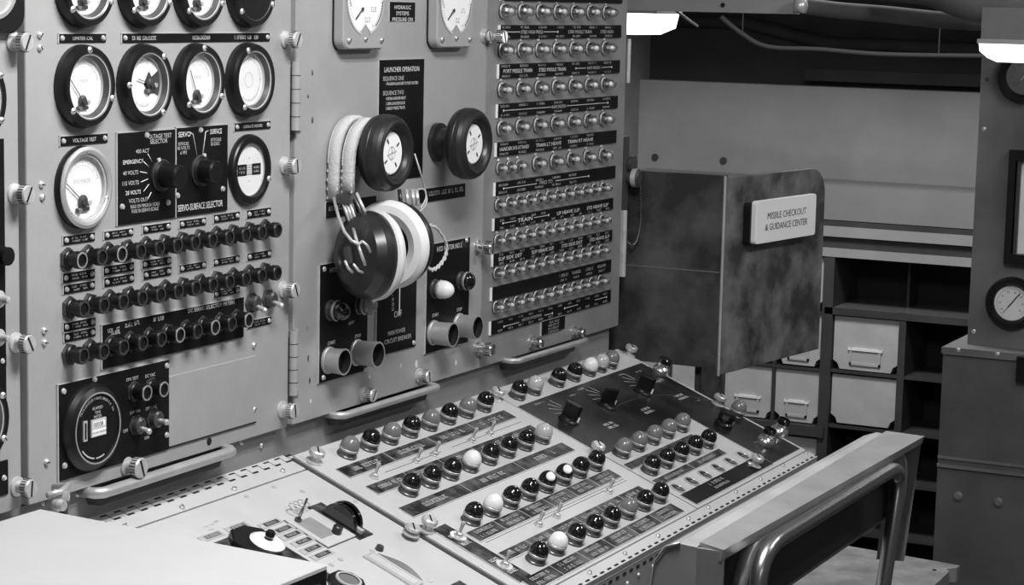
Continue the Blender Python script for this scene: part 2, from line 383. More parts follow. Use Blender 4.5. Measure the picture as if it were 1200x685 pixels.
# selector plates
mb, x0, x1, z0, z1, zz = plate(pL, (135.7, 156.1), (203.5, 150.3), (136, 263.6), screws_=((170, 158), (141, 242), (195, 237)))
def tx(mb, s, px, py, h, zz, m='grey_ink', wd=None, al='C'):
    x, z = P2(px, py); mb.text(s, x, z, h, m, zz, X=FP, align=al, width=wd)
tx(mb, 'VOLTAGE TEST', 184, 159, .0045, zz); tx(mb, 'SELECTOR', 184, 165, .0045, zz)
for s, px, py in (('400 ACT', 165, 176.5), ('EMERGENCY', 154, 189), ('40 VOLTS', 151, 202), ('115 VOLTS', 151, 214), ('28 VOLTS', 154, 225), ('VOLTS OUT', 160, 234)):
    tx(mb, s, px, py, .0042, zz, 'white' if px == 154 else 'grey_ink')
tx(mb, 'READ ON MINUS 0-1 SCALE', 168, 240, .0036, zz, wd=.048); tx(mb, 'FUSE IN SERVO SCALE', 168, 245.5, .0036, zz, wd=.044)
for a, c in (((171, 180), (176, 189)), ((166, 189), (172, 195)), ((162, 201), (170, 202.5)), ((163, 213), (171, 209.5)), ((166, 224), (172, 216)), ((171, 233), (175, 225))):
    (xa, za), (xb, zb) = P2(*a), P2(*c); mb.tube([(xa, za, zz), (xb, zb, zz)], .0005, 'white', 4, FP)
part(mb, 'selector_plate', pL)
mb, x0, x1, z0, z1, zz = plate(pL, (205, 150), (265.1, 145.5), (205.5, 253.8), screws_=((233, 152), (206, 229), (259, 221)))
for s, px, py, h, m in (('SERVO', 214, 157, .0055, 'white'), ('SURFACE', 251, 153.5, .0055, 'white'), ('BOTH SCALE', 213, 168, .0036, 'grey_ink'), ('80 VOLTS', 213, 173, .0036, 'grey_ink'), ('6 VPS', 213, 178.5, .0036, 'grey_ink'), ('BOTH SCALE', 251, 163, .0036, 'grey_ink'), ('50 DEG', 250, 168, .0036, 'grey_ink')):
    tx(mb, s, px, py, h, zz, m, wd=.021 if h > .005 else .018 if len(s) > 8 else None)
tx(mb, 'SERVO-SURFACE SELECTOR', 233, 240.5, .007, zz, 'white', wd=.080)
for a in (((221, 155), (224, 157), (229, 184)), ((242, 153), (239, 154), (235, 183))):
    pts = [(*P2(*q), zz) for q in a]; mb.tube(pts, .0006, 'grey_ink', 4, FP)
part(mb, 'selector_plate', pL)
# long fuse plate
mb, x0, x1, z0, z1, zz = plate(pL, (117.9, 380.8), (284, 347.8), (118.7, 432))
tx(mb, 'DC SERVO SELECTOR METERS', 246, 358.5, .0040, zz, wd=.085)
for px, py in ((131, 386), (151, 380), (184, 373), (133, 389), (156, 378)): x, z = P2(px, py); mb.marks(x, z, .018, .004, 'grey_ink', zz, X=FP)
part(mb, 'fuse_plate', pL)
# hour meter plate
mb, x0, x1, z0, z1, zz = plate(pL, (66.6, 451), (196.2, 420.4), (67.5, 563.5), screws_=((72.4, 458), (73.6, 545), (193.5, 428), (193.5, 509), (108.6, 444)))
for s, px, py in (('SYN TEST', 153, 443), ('DC VAC', 174, 439), ('OFF ON', 156, 482), ('OFF LINE', 175, 477), ('OFF', 145, 504), ('ON', 170, 512)): tx(mb, s, px, py, .0034, zz)
part(mb, 'meter_plate', pL)
# middle panel plates
mb, x0, x1, z0, z1, zz = plate(pM, (456, 2.2), (485.8, 1.6), (456, 24.8), thick=.001)
for k, s in enumerate(('HYDRAULIC', 'SYSTEMS', 'PRESSURE ON')): mb.text(s, (x0+x1)/2, z1-.006-k*.0072, .0048, 'white', zz, X=FP, width=.0047*len(s)*.95)
part(mb, 'nameplate', pM)
mb, x0, x1, z0, z1, zz = plate(pM, (443.6, 70.3), (496.3, 69.4), (444, 213), thick=.0012)
tx(mb, 'LAUNCHER OPERATION', 470, 80.8, .0062, zz, 'white', wd=.084)
for s, py in (('SEQUENCE ONE', 92), ('SEQUENCE TWO', 109)): tx(mb, s, 447.5, py, .0052, zz, 'grey_ink', wd=.050, al='L')
for s, py, wd in (('1 PROGRAM LAUNCHER TO PORT OR STBD', 98.3, .078), ('1 OBTAIN LAUNCHER READY', 115.5, .048), ('2 OPEN LAUNCHER DOOR', 121.5, .046), ('3 READY MISSILE TRACK', 127, .046)): tx(mb, s, 451, py, .0036, zz, 'white', wd=wd, al='L')
part(mb, 'instruction_plate', pM)
nameplate(pM, ((490, 222), (544.5, 213.5), (490.5, 238)), None, screws_=False, mrk=[(.55, .4, .8, .34)])
nameplate(pM, ((381, 237), (440, 229), (381, 256)), None, screws_=False, mrk=[(.2, .4, .3, .3)])
mb, x0, x1, z0, z1, zz = plate(pM, (373.5, 310.5), (430, 299.5), (373.5, 448.3), screws_=((378, 315), (377, 442), (426, 433)))
tx(mb, 'HYD', 389, 315.5, .006, zz, 'white'); tx(mb, 'MOTOR NO 1', 408, 312, .006, zz, 'white', wd=.038); tx(mb, 'START', 386.5, 401, .0042, zz, 'white'); tx(mb, 'STOP', 417.5, 393, .0042, zz, 'white'); tx(mb, 'LAMP', 410, 377.5, .0038, zz)
part(mb, 'motor_plate', pM)
mb, x0, x1, z0, z1, zz = plate(pM, (441, 286), (487.5, 278), (441, 417), screws_=((483, 401),))
tx(mb, 'MAIN POWER', 463, 388, .0056, zz, wd=.042); tx(mb, 'CIRCUIT BREAKER', 464.5, 396.5, .0056, zz, wd=.066); tx(mb, 'OFF', 464.5, 367, .008, zz, 'grey_ink')
x, z = P2(466.5, 350); mb.box(x-.001, x+.001, z-.020, z+.03, 0, zz, 'white', FP)
for k in range(4): x, z = P2(459, 345+k*5.5); mb.marks(x, z, .006, .004, 'grey_ink', zz, X=FP)
part(mb, 'breaker_plate', pM)
mb, x0, x1, z0, z1, zz = plate(pM, (499.2, 287), (549.3, 277.3), (497.8, 413.8), screws_=((502, 290), (545, 281)))
tx(mb, 'HYD MOTOR NO 2', 525, 289, .0066, zz, 'white', wd=.066); tx(mb, 'START', 508.5, 368.5, .0042, zz, 'white'); tx(mb, 'STOP', 536.5, 362, .0042, zz, 'white')
part(mb, 'motor_plate', pM)

# handles below the panels
def bar_handle(parent, a, c, r, m, y, drop=.0, posts=None):
    pa, pc = PY(*a, y), PY(*c, y); n = 14
    mb = MB(); d = (pc-pa)
    pts = [Vector((pa.x-.002, .012, pa.z)), Vector((pa.x-.002, y*.55, pa.z)), pa+d*.02] + [pa+d*(.05+.9*k/n) for k in range(n+1)] + [pc-d*.02, Vector((pc.x+.002, y*.55, pc.z)), Vector((pc.x+.002, .012, pc.z))]
    mb.tube(pts, r, m, 12)
    o = mb.build('handle', parent)
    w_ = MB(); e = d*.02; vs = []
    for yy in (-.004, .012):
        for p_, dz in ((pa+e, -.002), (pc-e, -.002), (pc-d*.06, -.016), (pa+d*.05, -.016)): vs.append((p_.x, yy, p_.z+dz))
    w_.add(vs, [(3, 2, 1, 0), (4, 5, 6, 7), (0, 1, 5, 4), (1, 2, 6, 5), (2, 3, 7, 6), (3, 0, 4, 7)], 'rack'); w_.build('handle_dark_plate', parent)  # dark tapering plate below the bar
    return o
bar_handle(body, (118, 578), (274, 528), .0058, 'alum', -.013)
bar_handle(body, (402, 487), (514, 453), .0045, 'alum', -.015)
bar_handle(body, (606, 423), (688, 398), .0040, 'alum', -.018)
# clip at the left bottom corner of the left panel
mb = MB(); p = PY(70, 583, -.02)
mb.lathe([(0, -.009), (.006, -.008), (.0075, 0), (.006, .006), (0, .008)], 'nickel', T(p.x+.002, p.y, p.z+.001) @ rot('X', pi/2), 16)
mb.lathe([(0, -.007), (.005, -.006), (.006, 0), (.005, .005), (0, .006)], 'nickel', T(p.x-.010, p.y-.008, p.z-.004) @ rot('X', pi/2), 16)
mb.cyl(.0045, -.008, .008, 'dark_metal', T(p.x-.002, p.y-.006, p.z-.010), 10)
mb.tube([p+Vector((-.018, 0, .006)), p+Vector((-.004, -.004, .007)), p+Vector((.010, -.002, .010)), p+Vector((.018, .028, .004))], .0032, 'nickel', 8)
mb.build('latch', body)

# ------------------------------------------------------------------ round gauges
def gauge_bezel(R, Rf, dep, m='black', ringm='dark_metal', squat=False, n=40):
    mb = MB()
    prof = [(R*1.03, 0), (R*1.03, dep*.35), (R, dep*.8), (R*.965, dep), (R*.83, dep), (R*.80, dep*.94), (R*.775, dep*.90), (Rf*1.02, dep*.5), (Rf, dep*.30)]
    ms = [m, m, m, m, ringm, 'ltcap' if R > .038 and m == 'black' else ringm, ringm, 'ltcap']
    mb.lathe(prof, m, n=n, mats=ms)
    return mb
def ticks(mb, r, n, z, m='soft_ink', a0=-.2*pi, a1=1.2*pi, L=.08, wd=.0004):
    for k in range(n+1):
        a = a0+(a1-a0)*k/n; LL = L*(1.6 if k % 5 == 0 else 1)
        mb.box(r*(1-LL), r, -wd, wd, z, z+.0001, m, rot('Z', a))
def round_gauge(cx, cz, R, Rf, dep, label, style, screwang, m='black', ringm='dark_metal'):
    t = thing('round_gauge', label, 'gauge', FP @ T(cx, cz, 0), 'round gauges on the left panel')
    gauge_bezel(R, Rf, dep, m, ringm).build('bezel', t)
    zf = dep*.30
    if style == 'blank':
        mb = MB(); mb.disc(R*.84, dep*.95, 'black'); mb.build('blank_cover', t)
    else:
        mb = MB(); mb.disc(Rf*1.02, zf, 'dial')
        if style in ('servo', 'volt', 'sweep'):
            ticks(mb, Rf*.86, 30, zf+.0002, a0=.1*pi, a1=.9*pi)
            mb.disc(Rf*.70, zf+.00015, 'soft_ink', r0=Rf*.69, a0=.15*pi, a1=.85*pi)
            mb.text('D C VOLTS' if style == 'volt' else 'VOLTS', 0, Rf*.2, Rf*.12, 'soft_ink', zf+.0002)
        if style == 'cut':
            ticks(mb, Rf*.86, 40, zf+.0002, a0=.4*pi, a1=1.6*pi); mb.disc(Rf*.55, zf+.0002, 'ink', a0=-.32*pi, a1=.32*pi)
            mb.disc(Rf*1.0, zf+.0002, 'ink', a0=-.16*pi, a1=.16*pi)
        if style == 'plain':
            ticks(mb, Rf*.86, 60, zf+.0002, a0=0, a1=2*pi); mb.disc(Rf*.3, zf+.0002, 'soft_ink', r0=Rf*.28)
        if style == 'hours':
            for s in (-1, 1): mb.box(s*Rf*.5-Rf*.30, s*Rf*.5+Rf*.30, -Rf*.22, Rf*.22, zf, zf+.0004, 'plate')
            mb.box(-Rf*.18, Rf*.18, -Rf*.2, Rf*.2, zf, zf+.0004, 'soft_ink')
            for k in range(4): mb.box(-Rf*.16, Rf*.16, -Rf*.15+k*Rf*.09, -Rf*.12+k*Rf*.09, zf, zf+.0006, 'dial')
            for s in (-1, 1):
                for k in (-.08, .08): mb.marks(s*Rf*.5, Rf*k, Rf*.4, Rf*.09, 'white', zf+.0006)
            for y in (-.45, .45): mb.disc(Rf*.04, zf+.0002, 'soft_ink', T(0, Rf*y), 8)
        mb.build('dial', t)
        if style in ('servo', 'volt', 'sweep', 'cut'):
            mb = MB(); ox, oy = {'servo': (-.12, -.52), 'volt': (-.02, -.45), 'sweep': (-.1, -.5), 'cut': (.35, 0)}[style]
            X = T(Rf*ox, Rf*oy, zf+.001)
            mb.lathe([(Rf*.22, 0), (Rf*.22, .0012), (Rf*.12, .002), (Rf*.12, .0035), (0, .0038)], 'dark_metal', X, 14)
            mb.box(-Rf*.34, Rf*.3, -Rf*.10, Rf*.02, 0, .0012, 'dark_metal', X @ T(0, -Rf*.2)); mb.cyl(Rf*.09, 0, .003, 'steel', X @ T(Rf*.26, -Rf*.05), 10); mb.cyl(Rf*.08, 0, .003, 'greycap', X @ T(-Rf*.2, -Rf*.26), 10)
            mb.build('movement', t)
            mb = MB(); a = {'servo': 2.3, 'volt': 2.5, 'sweep': 2.0, 'cut': 2.9}[style]
            mb.box(0, Rf*(1.05 if style != 'cut' else .8), -.0004, .0004, .0008, .0012, 'ink', X @ rot('Z', a)); mb.build('needle', t)
        MB().disc(Rf*1.08, dep*.62, 'glass').build('glass', t)
    for a in screwang:
        mb = MB(); rivet(mb, 0, 0, .0034, 0, h=.0022); mb.build('screw', t, T(R*.90*cos(a), R*.90*sin(a), dep-.0006))
    return t
GX = (-.383, -.2885, -.1975, -.103)
GR, GF = .0385, .0265
gl = ['with needle and white dial', 'with dial cut by dark half disc', 'with white dial and low brass movement', 'with plain speckled white dial']
for i, x in enumerate(GX):
    st = ('servo', 'cut', 'sweep', 'plain')[i]
    round_gauge(x, 1.3065, GR, GF, .013, 'round black-rimmed gauge '+gl[i]+', '+ORD[i]+' of full row', st, [(pi/2+.05, pi*1.22, -.35), (.9, pi, -.95), (pi/2+.0, pi*1.22, -.45), (2.0, pi*1.30)][i])
for i, x in enumerate(GX):
    st = ('servo', 'sweep', 'servo', 'blank')[i]
    lab = 'black blanking cover without a dial, cut by the top edge above the fourth gauge' if st == 'blank' else 'black-rimmed gauge cut by the top edge, '+ORD[i]+' from the left'
    round_gauge(x, 1.401, GR, GF, .013, lab, st, (pi*1.22, -.42))
round_gauge(-.3835, 1.2105, .0385, .0305, .007, 'round volt gauge with pale metal rim, left of the black selector plates', 'volt', (pi/2, pi*1.24, -.38), 'black', 'alum')
bpy.data.objects['round_gauge.008']
t = [o for o in bpy.data.objects if o.get('label', '').startswith('round volt gauge')][0]
MB().lathe([(.0392, .0072), (.0392, .0085), (.036, .0095), (.033, .0088), (.032, .0075)], 'alum', n=40).build('rim', t)
round_gauge(-.0985, 1.2105, .0370, .0275, .007, 'round white-faced hour counter with a black bar across, right of selector plates', 'hours', (-.35,), 'black', 'black')

# elapsed time meter
x, z = P2(113, 501, .010); t = thing('elapsed_time_meter', 'large black round elapsed time meter at the bottom of the left panel', 'meter', FP @ T(x, z, .002))
mb = MB(); mb.lathe([(.0435, 0), (.043, .003), (.040, .008), (.0355, .0105), (.0338, .0105), (.033, .0085), (0, .0085)], 'black', n=44, mats=['black', 'black', 'black', 'alum', 'black', 'black']); meter_case = mb
mb = MB(); mb.box(-.010, .013, -.008, .009, .0085, .010, 'grey_ink'); mb.box(-.008, .011, .001, .007, .010, .0103, 'dial'); mb.text('00008', .0, .004, .0052, 'ink', .0105, width=.015); mb.box(-.009, .012, -.007, -.001, .010, .0103, 'dial'); mb.text('HOURS TENTHS', .0015, -.004, .0022, 'ink', .0105)
mb.box(-.022, -.0165, -.010, .010, .0085, .010, 'ltcap'); mb.box(-.0205, -.018, -.008, .008, .010, .0103, 'plate'); mb.build('counter', t)
mb = meter_case; mb.text('ELAPSED', .001, .020, .003, 'grey_ink', .009); mb.text('TIME', .001, .0155, .003, 'grey_ink', .009); mb.text('METER', .001, .0115, .003, 'grey_ink', .009)
for k in range(13):
    a = pi*.18+pi*.62*k/12; mb.marks(0, 0, .004, .0026, 'grey_ink', .009, X=rot('Z', a-pi/2) @ T(0, .0295))
for a0, a1 in ((1.22, 1.45), (1.48, 1.62)): mb.disc(.0305, .009, 'grey_ink', r0=.0290, a0=a0*pi, a1=a1*pi, n=10)
mb.build('case', t)

# square pressure gauges
def sq_gauge(cx, cz, label, na):
    t = thing('pressure_gauge', label, 'gauge', FP @ T(cx, cz, 0), 'square pressure gauges on the middle panel')
    W, H, r = .047, .058, .012
    def rr(W, H, r): return [(sx*(W-r)+r*cos(a), sy*(H-r)+r*sin(a)) for sx, sy, a0 in ((1, 1, 0), (-1, 1, pi/2), (-1, -1, pi), (1, -1, 1.5*pi)) for a in [a0+k*pi/12 for k in range(7)]]
    mb = MB(); mb.prism(rr(W, H, r), 0, .015, 'paint', bev=.002); mb.prism(rr(W+.001, H+.001, r), 0, .002, 'black'); mb.build('case', t)
    Rf = .040; mb = MB(); pts = [(Rf*cos(a), Rf*1.02*sin(a), .0155) for a in [2*pi*k/36 for k in range(36)]]
    # notch at the bottom centre
    pts = [(p[0], p[1] + (.012*cos(p[0]/.010*pi/2) if p[1] < -.03 and abs(p[0]) < .010 else 0), p[2]) for p in pts]
    mb.add([(0, 0, .0155)]+pts, [(0, 1+k, 1+(k+1) % 36) for k in range(36)], 'dial')
    for (x, y) in ((.018, -.012), (.018, .014), (-.022, .016), (.004, -.024), (.02, .028)): mb.marks(x, y, .011, .006, 'soft_ink', .0157)
    ticks(mb, Rf*.94, 50, .0157, a0=-.35*pi, a1=1.2*pi)
    mb.build('dial', t)
    mb = MB(); mb.disc(Rf*1.05, .0158, 'ltcap', r0=Rf*.985, n=40, a0=-.42*pi, a1=1.42*pi); mb.disc(Rf*.98, .0157, 'ink', r0=Rf*.94, a0=-.30*pi, a1=-.02*pi, n=12); mb.build('rim', t)
    mb = MB(); X = T(-.009, -.012, .0165) @ rot('Z', na); mb.box(-.003, .018, -.0009, .0009, 0, .0006, 'ink'  , X); mb.cyl(.0022, 0, .0012, 'ink', X, 10)
    mb.disc(.03, 0, 'soft_ink', T(-.009, .010, .0162), r0=.0288, a0=.62*pi, a1=1.22*pi, n=16); mb.build('needle', t)
    for s in (-1, 0, 1):
        mb = MB(); rivet(mb, 0, 0, .0036 if s else .0028, 0, 'alum'); mb.build('screw', t, T(s*.0365, -.0475 if s else -.046, .0148))
sq_gauge(.1195, 1.395, 'square grey pressure gauge at the top left of the middle panel', radians(218))
sq_gauge(.340, 1.395, 'square grey pressure gauge at the top right of the middle panel', radians(218))

# far left partial instruments
def farg(x, z, m, label):
    t = thing('round_gauge', label, 'gauge', FP @ T(x, z, 0), 'gauges cut off by the left edge')
    gauge_bezel(.041, .030, .008).build('bezel', t); mb = MB(); mb.disc(.031, .003, m); ticks(mb, .026, 40, .0032, a0=0, a1=2*pi); mb.box(0, .02, -.0005, .0005, .003, .0036, 'ink', rot('Z', 2)); mb.build('dial', t)
    for a in (.6, -.55):
        mb = MB(); rivet(mb, 0, 0, .0034); mb.build('screw', t, T(.037*cos(a), .037*sin(a), .0075))
xe = PY(9, 110, -.008).x
farg(xe-.041, PY(0, 115).z, 'black', 'black round gauge half hidden by the left edge, upper one')
xe = PY(12, 487, -.008).x; farg(xe-.041, PY(0, 487).z, 'dial', 'white-faced round gauge half hidden by the left edge, near the bottom')
t = thing('square_gauge', 'black rounded-square instrument in the top left corner', 'gauge', FP @ T(PY(20, 5).x-.043, 1.40, 0))
W, r = .043, .018; pr = [(sx*(W-r)+r*cos(a), sy*(W-r)+r*sin(a)) for sx, sy, a0 in ((1, 1, 0), (-1, 1, pi/2), (-1, -1, pi), (1, -1, 1.5*pi)) for a in [a0+k*pi/12 for k in range(7)]]
MB().prism(pr, 0, .010, 'black', bev=.002).build('case', t); mb = MB(); mb.lathe([(.031, .010), (.031, .0115), (.027, .012), (.026, .0102), (0, .0102)], 'alum', n=36); mb.text('PRESS', .014, .0, .006, 'soft_ink', .0108); mb.build('dial', t)
x1 = PY(4, 300).x; mb = MB(); mb.box(-.60, x1, PY(0, 300).z-.14, 1.262, 0, .002, 'plate', FP); part(mb, 'engraved_plate', pFar)
for (a, c) in (((6, 415), (6, 428)), ((8, 538), (8, 578))): mb = MB(); mb.box(-.60, PY(*a).x, PY(*c).z, PY(*a).z, 0, .0015, 'plate', FP); mb.lathe([(.003, 0), (.002, .0018), (0, .002)], 'steel', FP @ T(PY(*a).x-.006, (PY(*a).z+PY(*c).z)/2, .0015), 10); part(mb, 'nameplate', pFar)

# ------------------------------------------------------------------ big selector knobs
for px, py, L, lab, ra in ((190, 205.5, .026, 'ribbed black rotary selector knob on the left half of the selector plate', 1.9), (236, 200, .022, 'smooth black rotary selector knob under SERVO and SURFACE lettering', 1.25)):
    x, z = P2(px, py, .004); t = thing('selector_knob', lab, 'knob', FP @ T(x, z, .002), 'rotary selector knobs')
    mb = MB(); mb.lathe([(.0155, 0), (.0155, .003), (.0125, .005), (.0118, L*.9), (.0105, L), (0, L)], 'black', n=28); mb.build('grip', t)
    mb = MB(); mb.lathe([(.0162, 0), (.0165, .0025), (.0125, .0035)], 'dark_metal', n=24); mb.box(.010, .0185, -.002, .002, .001, .003, 'grey_ink', rot('Z', ra)); mb.build('skirt', t)

# ------------------------------------------------------------------ fuse holders
def fuse_proto(L, label, X, group):
    t = thing('fuse_holder', label, 'knob', X, group)
    mb = MB(); mb.cyl(.0112, 0, .0035, 'dark_metal', None, 6); mb.lathe([(.0088, .0035), (.0088, .005), (.0078, .006)], 'black'); mb.build('nut', t)
    mb = MB(); mb.lathe([(.0074, .0035), (.0074, L*.62), (.0085, L*.64), (.0085, L*.94), (.0078, L), (.0060, L), (.0058, L-.0015), (0, L-.0015)], 'black', n=20, mats=['black', 'black', 'black', 'black', 'dark_metal', 'black', 'black']); mb.build('cap', t)
    return t
grp = 'fuse holders on the left panel'
fp = None; fb = None; n_ = 0
def put_fuse(x, z, lab, bright=False):
    global fp, fb
    X = FP @ T(x, z, 0) @ rot('Z', random.choice([0.5, .55, .48, .2, .8]))
    if bright:
        if fb is None:
            fb = fuse_proto(.019, lab, X, grp); c = [o for o in fb.children if o.name.startswith('cap')][0]
            me = c.data; me.materials[1] = M['greycap']
            MB().lathe([(.0084, .0175), (.0078, .0192), (.0070, .0192)], 'alum', n=20).build('ring', fb)
        else: dup(fb, X, lab)
    else:
        if fp is None: fp = fuse_proto(.019, lab, X, grp)
        else: dup(fp, X, lab)
for k in range(12):
    put_fuse(-.405+(.339)*k/11, 1.1435, 'black fuse holder knob, %s from the left in the top knob row' % ORD[k], k in (0, 2))
for k in range(12):
    put_fuse(-.402+(.336)*k/11, 1.0965, 'black fuse holder knob, %s from the left in the second knob row' % ORD[k], False)
for k in range(10):
    put_fuse(-.403+(.281)*k/9, 1.0515, 'black fuse holder knob, %s from the left in the third knob row' % ORD[k], k in (5, 7, 9))
for px, py, lab in ((170.9, 460, 'left'), (190.8, 455.7, 'right')):
    x, z = P2(px, py, .017); put_fuse(x, z, 'pale-tipped fuse holder beside the elapsed time meter, %s one' % lab, True)

# ------------------------------------------------------------------ panel toggles
def panel_toggle(px, py, L, tilt, lab, base_m='dark_metal'):
    x, z = P2(px, py); t = thing('toggle_switch', lab, 'switch', FP @ T(x, z, 0), 'toggle switches on the left panel')
    mb = MB(); mb.cyl(.0115, 0, .003, 'dark_metal', None, 6); mb.lathe([(.0085, .003), (.0085, .009), (.006, .0105), (0, .0105)], base_m); mb.build('bushing', t)
    mb = MB(); mb.lathe([(.0022, 0), (.0026, L*.5), (.0034, L*.85), (.0026, L), (0, L+.0008)], 'nickel', rot('X', tilt) @ T(0, 0, .008), 12); mb.build('lever', t)
panel_toggle(293.5, 354.5, .014, .35, 'left toggle switch with steel lever at the end of the fuse rows')
panel_toggle(313, 350, .014, .30, 'right toggle switch with steel lever at the end of the fuse rows')
panel_toggle(157, 497.5, .013, .25, 'left toggle switch beside the elapsed time meter'); panel_toggle(177.5, 490, .013, .1, 'right toggle switch beside the elapsed time meter')
for py, s in ((299, 'black knob cut by the left edge halfway up'), (350, 'upper steel toggle cut by the left edge'), (395, 'lower steel toggle cut by the left edge')):
    x = PY(-4, py).x; t = thing('edge_knob', s, 'knob', FP @ T(x, PY(-4, py).z, 0))
    if 'black' in s: MB().lathe([(.009, 0), (.009, .006), (.0085, .014), (0, .015)], 'black').build('cap', t)
    else: MB().lathe([(.008, 0), (.008, .004), (.004, .005), (.003, .014), (0, .015)], 'steel').build('lever', t)

# ------------------------------------------------------------------ motor lamps and push buttons
def dome_lamp(name, lab, X, capm, r=.0115, grp=None, base='dark_metal', h=.024, band='alum'):
    t = thing(name, lab, 'lamp', X, grp)
    MB().lathe([(r*1.08, 0), (r*1.08, .002), (r*.98, .003), (r*.98, .0075), (r*1.05, .0085), (r*1.05, .0105), (r*.94, .0115)], base, n=24, mats=['dark_metal', base, base, band, band, band]).build('collar', t)
    r2 = r*1.02; pr = [(r2*.97, .0105), (r2, .0125)]; hh = h-.0125
    for k in range(1, 11): a = k/10*pi/2; pr.append((r2*cos(a), .0125+hh*sin(a)))
    pr[-1] = (0, h); MB().lathe(pr, capm, n=24).build('cap', t)
    return t
for px, py, L, capm, lab in ((385, 363, .026, 'gloss', 'dark domed lamp, left one on the left motor plate'), (419, 356, .024, 'greycap', 'dim grey domed lamp, right one on the left motor plate'), (507, 338, .028, 'opal', 'white domed lamp on the right motor plate'), (538, 328.5, .020, 'gloss', 'black domed lamp on the right motor plate')):
    x, z = P2(px, py); dome_lamp('panel_lamp', lab, FP @ T(x, z, .002), capm, .0115, 'domed lamps on the motor plates', h=L)
for px, py, L, lab, m in ((383, 421.5, .022, 'short dented metal push button guard at the lower left of the left motor plate', 'alum'), (416, 412.5, .030, 'flared metal push button guard, right one on the left motor plate', 'alum'), (506, 389.5, .029, 'flared metal push button guard, left one on the right motor plate', 'alum'), (536, 381, .028, 'flared metal push button guard, right one on the right motor plate', 'alum')):
    x, z = P2(px, py); t = thing('push_button', lab, 'button', FP @ T(x, z, .002), 'guarded motor push buttons')
    R0 = .0145
    MB().lathe([(R0*1.12, 0), (R0*1.1, .002), (R0, .003), (R0*1.0, L*.5), (R0*1.06, L*.97), (R0*1.08, L), (R0*.94, L), (R0*.90, L-.008)], m, n=32, mats=[m]*6+['hole']).build('guard', t)
    MB().cyl(R0*.88, L-.011, L-.008, 'black', None, 24).build('button', t)

# ------------------------------------------------------------------ hand wheels
def wheel(x, z, F, lab, big):
    t = thing('handwheel', lab, 'handwheel', FP @ T(x, z, 0), 'black handwheels on the middle panel')
    MB().lathe([(.024, 0), (.024, .006), (.018, .009), (.0165, F*.35), (.021, F*.52)], 'rubber', n=32).build('neck', t)
    R = .0445
    pr = [(.020, F*.50), (.032, F*.50), (.038, F*.53), (.0425, F*.60), (.0445, F*.70), (.0442, F*.765), (.0438, F*.775), (.0445, F*.79), (.0440, F*.88), (.0420, F*.96), (.039, F*1.01), (.0355, F*1.03), (.032, F*1.02), (.029, F*.98), (.027, F*.92), (.0255, F*.84)]
    MB().lathe(pr, 'rubber', n=48).build('rim', t)
    mb = MB(); mb.lathe([(.0255, F*.84), (.0250, F*.89), (.0235, F*.90), (0, F*.90)], 'dial', n=36, mats=['dark_metal', 'ltcap', 'dial'])
    z1 = F*.90+.0003
    for k in range(4): a = k*pi/2+.6; mb.box(-.003, .003, -.0012, .0012, z1, z1+.0003, 'ink', rot('Z', a) @ T(.0165, 0))
    mb.disc(.008, z1, 'soft_ink', r0=.0068, n=20); mb.box(-.011, .011, -.0007, .0007, z1, z1+.0003, 'soft_ink', rot('Z', .2)); mb.box(-.0007, .0007, -.008, .008, z1, z1+.0003, 'soft_ink')
    mb.build('centre_disc', t); return t
wheel(.323, 1.220, .058, 'black handwheel with white centre, right one with nothing hung on it', 0)
wheel(.111, 1.220, .064, 'black handwheel with white centre, left one with the headset hung on its neck', 0)

# ------------------------------------------------------------------ headset
hs = thing('headset', 'headset with white padded bands and large ear cups hung behind the left handwheel', 'headset', Matrix.Translation((.111, -.03, 1.24)))
def hpart(mb, name, label=None): return part(mb, name, hs, label=label)
def band(y0, y1, ztop, zl, zr, hw, m, name):
    cx = .104; n = 22; vs = []; fs = []
    prof = []
    for k in range(n+1):
        a = pi*k/n; prof.append((cx-hw*cos(a), ztop-.048+.048*sin(a)))
    prof = [(cx-hw*1.0, zl)]+[(cx-hw*1.03, (zl+ztop-.048)/2)]+prof+[(cx+hw, zr)]
    th = .0045; mb = MB(); N = len(prof)
    for i, (x, z) in enumerate(prof):
        if i < N-1: dx, dz = prof[i+1][0]-x, prof[i+1][1]-z
        L = sqrt(dx*dx+dz*dz); nx, nz = -dz/L, dx/L
        ym = (y0+y1)/2; e = (y0-y1)*.12
        vs += [(x, y0, z), (x+nx*th, y0+(y1-y0)*.2, z+nz*th), (x+nx*th, y0+(y1-y0)*.8, z+nz*th), (x, y1, z), (x-nx*.001, ym, z-nz*.001)]
    for i in range(N-1):
        for k in range(5): j = (k+1) % 5; fs.append((i*5+k, i*5+j, (i+1)*5+j, (i+1)*5+k))
    fs += [(4, 3, 2, 1, 0), tuple((N-1)*5+k for k in range(5))]
    mb.add(vs, fs, m, True)
    for fy in (.14, .86):       # stitching
        st = [(x-0.0, y0+(y1-y0)*fy, z) for x, z in prof]
        pts = []
        for i in range(N-1):
            for q in (0, .5): pts.append(Vector(st[i])*(1-q)+Vector(st[i+1])*q)
        for p in pts[::1]:
            mb.box(-.0007, .0007, -.0006, .0006, -.0015, .0015, 'white', T(*(p+Vector((-.0035, 0, .001)))))
    hpart(mb, name)
ztop = PY(433, 140, -.03).z
band(-.001, -.0185, ztop+.000, 1.168, 1.195, .040, 'web', 'headband')
band(-.020, -.0375, ztop-.002, 1.176, 1.195, .040, 'web', 'headband')
def V(px, py, y): return PY(px, py, y)
mb = MB()   # slider under the left end of the bands
p0, p1 = V(404, 232, -.03), V(416, 265, -.045); d = (p1-p0)
for off in (-.0045, 0, .0045): o = Vector((0, off, 0)); mb.tube([p0+o, p1+o], .0022, 'steel', 8)
mb.tube([p0+Vector((0, .008, 0)), p1+Vector((0, .008, 0))], .0012, 'hole', 6)
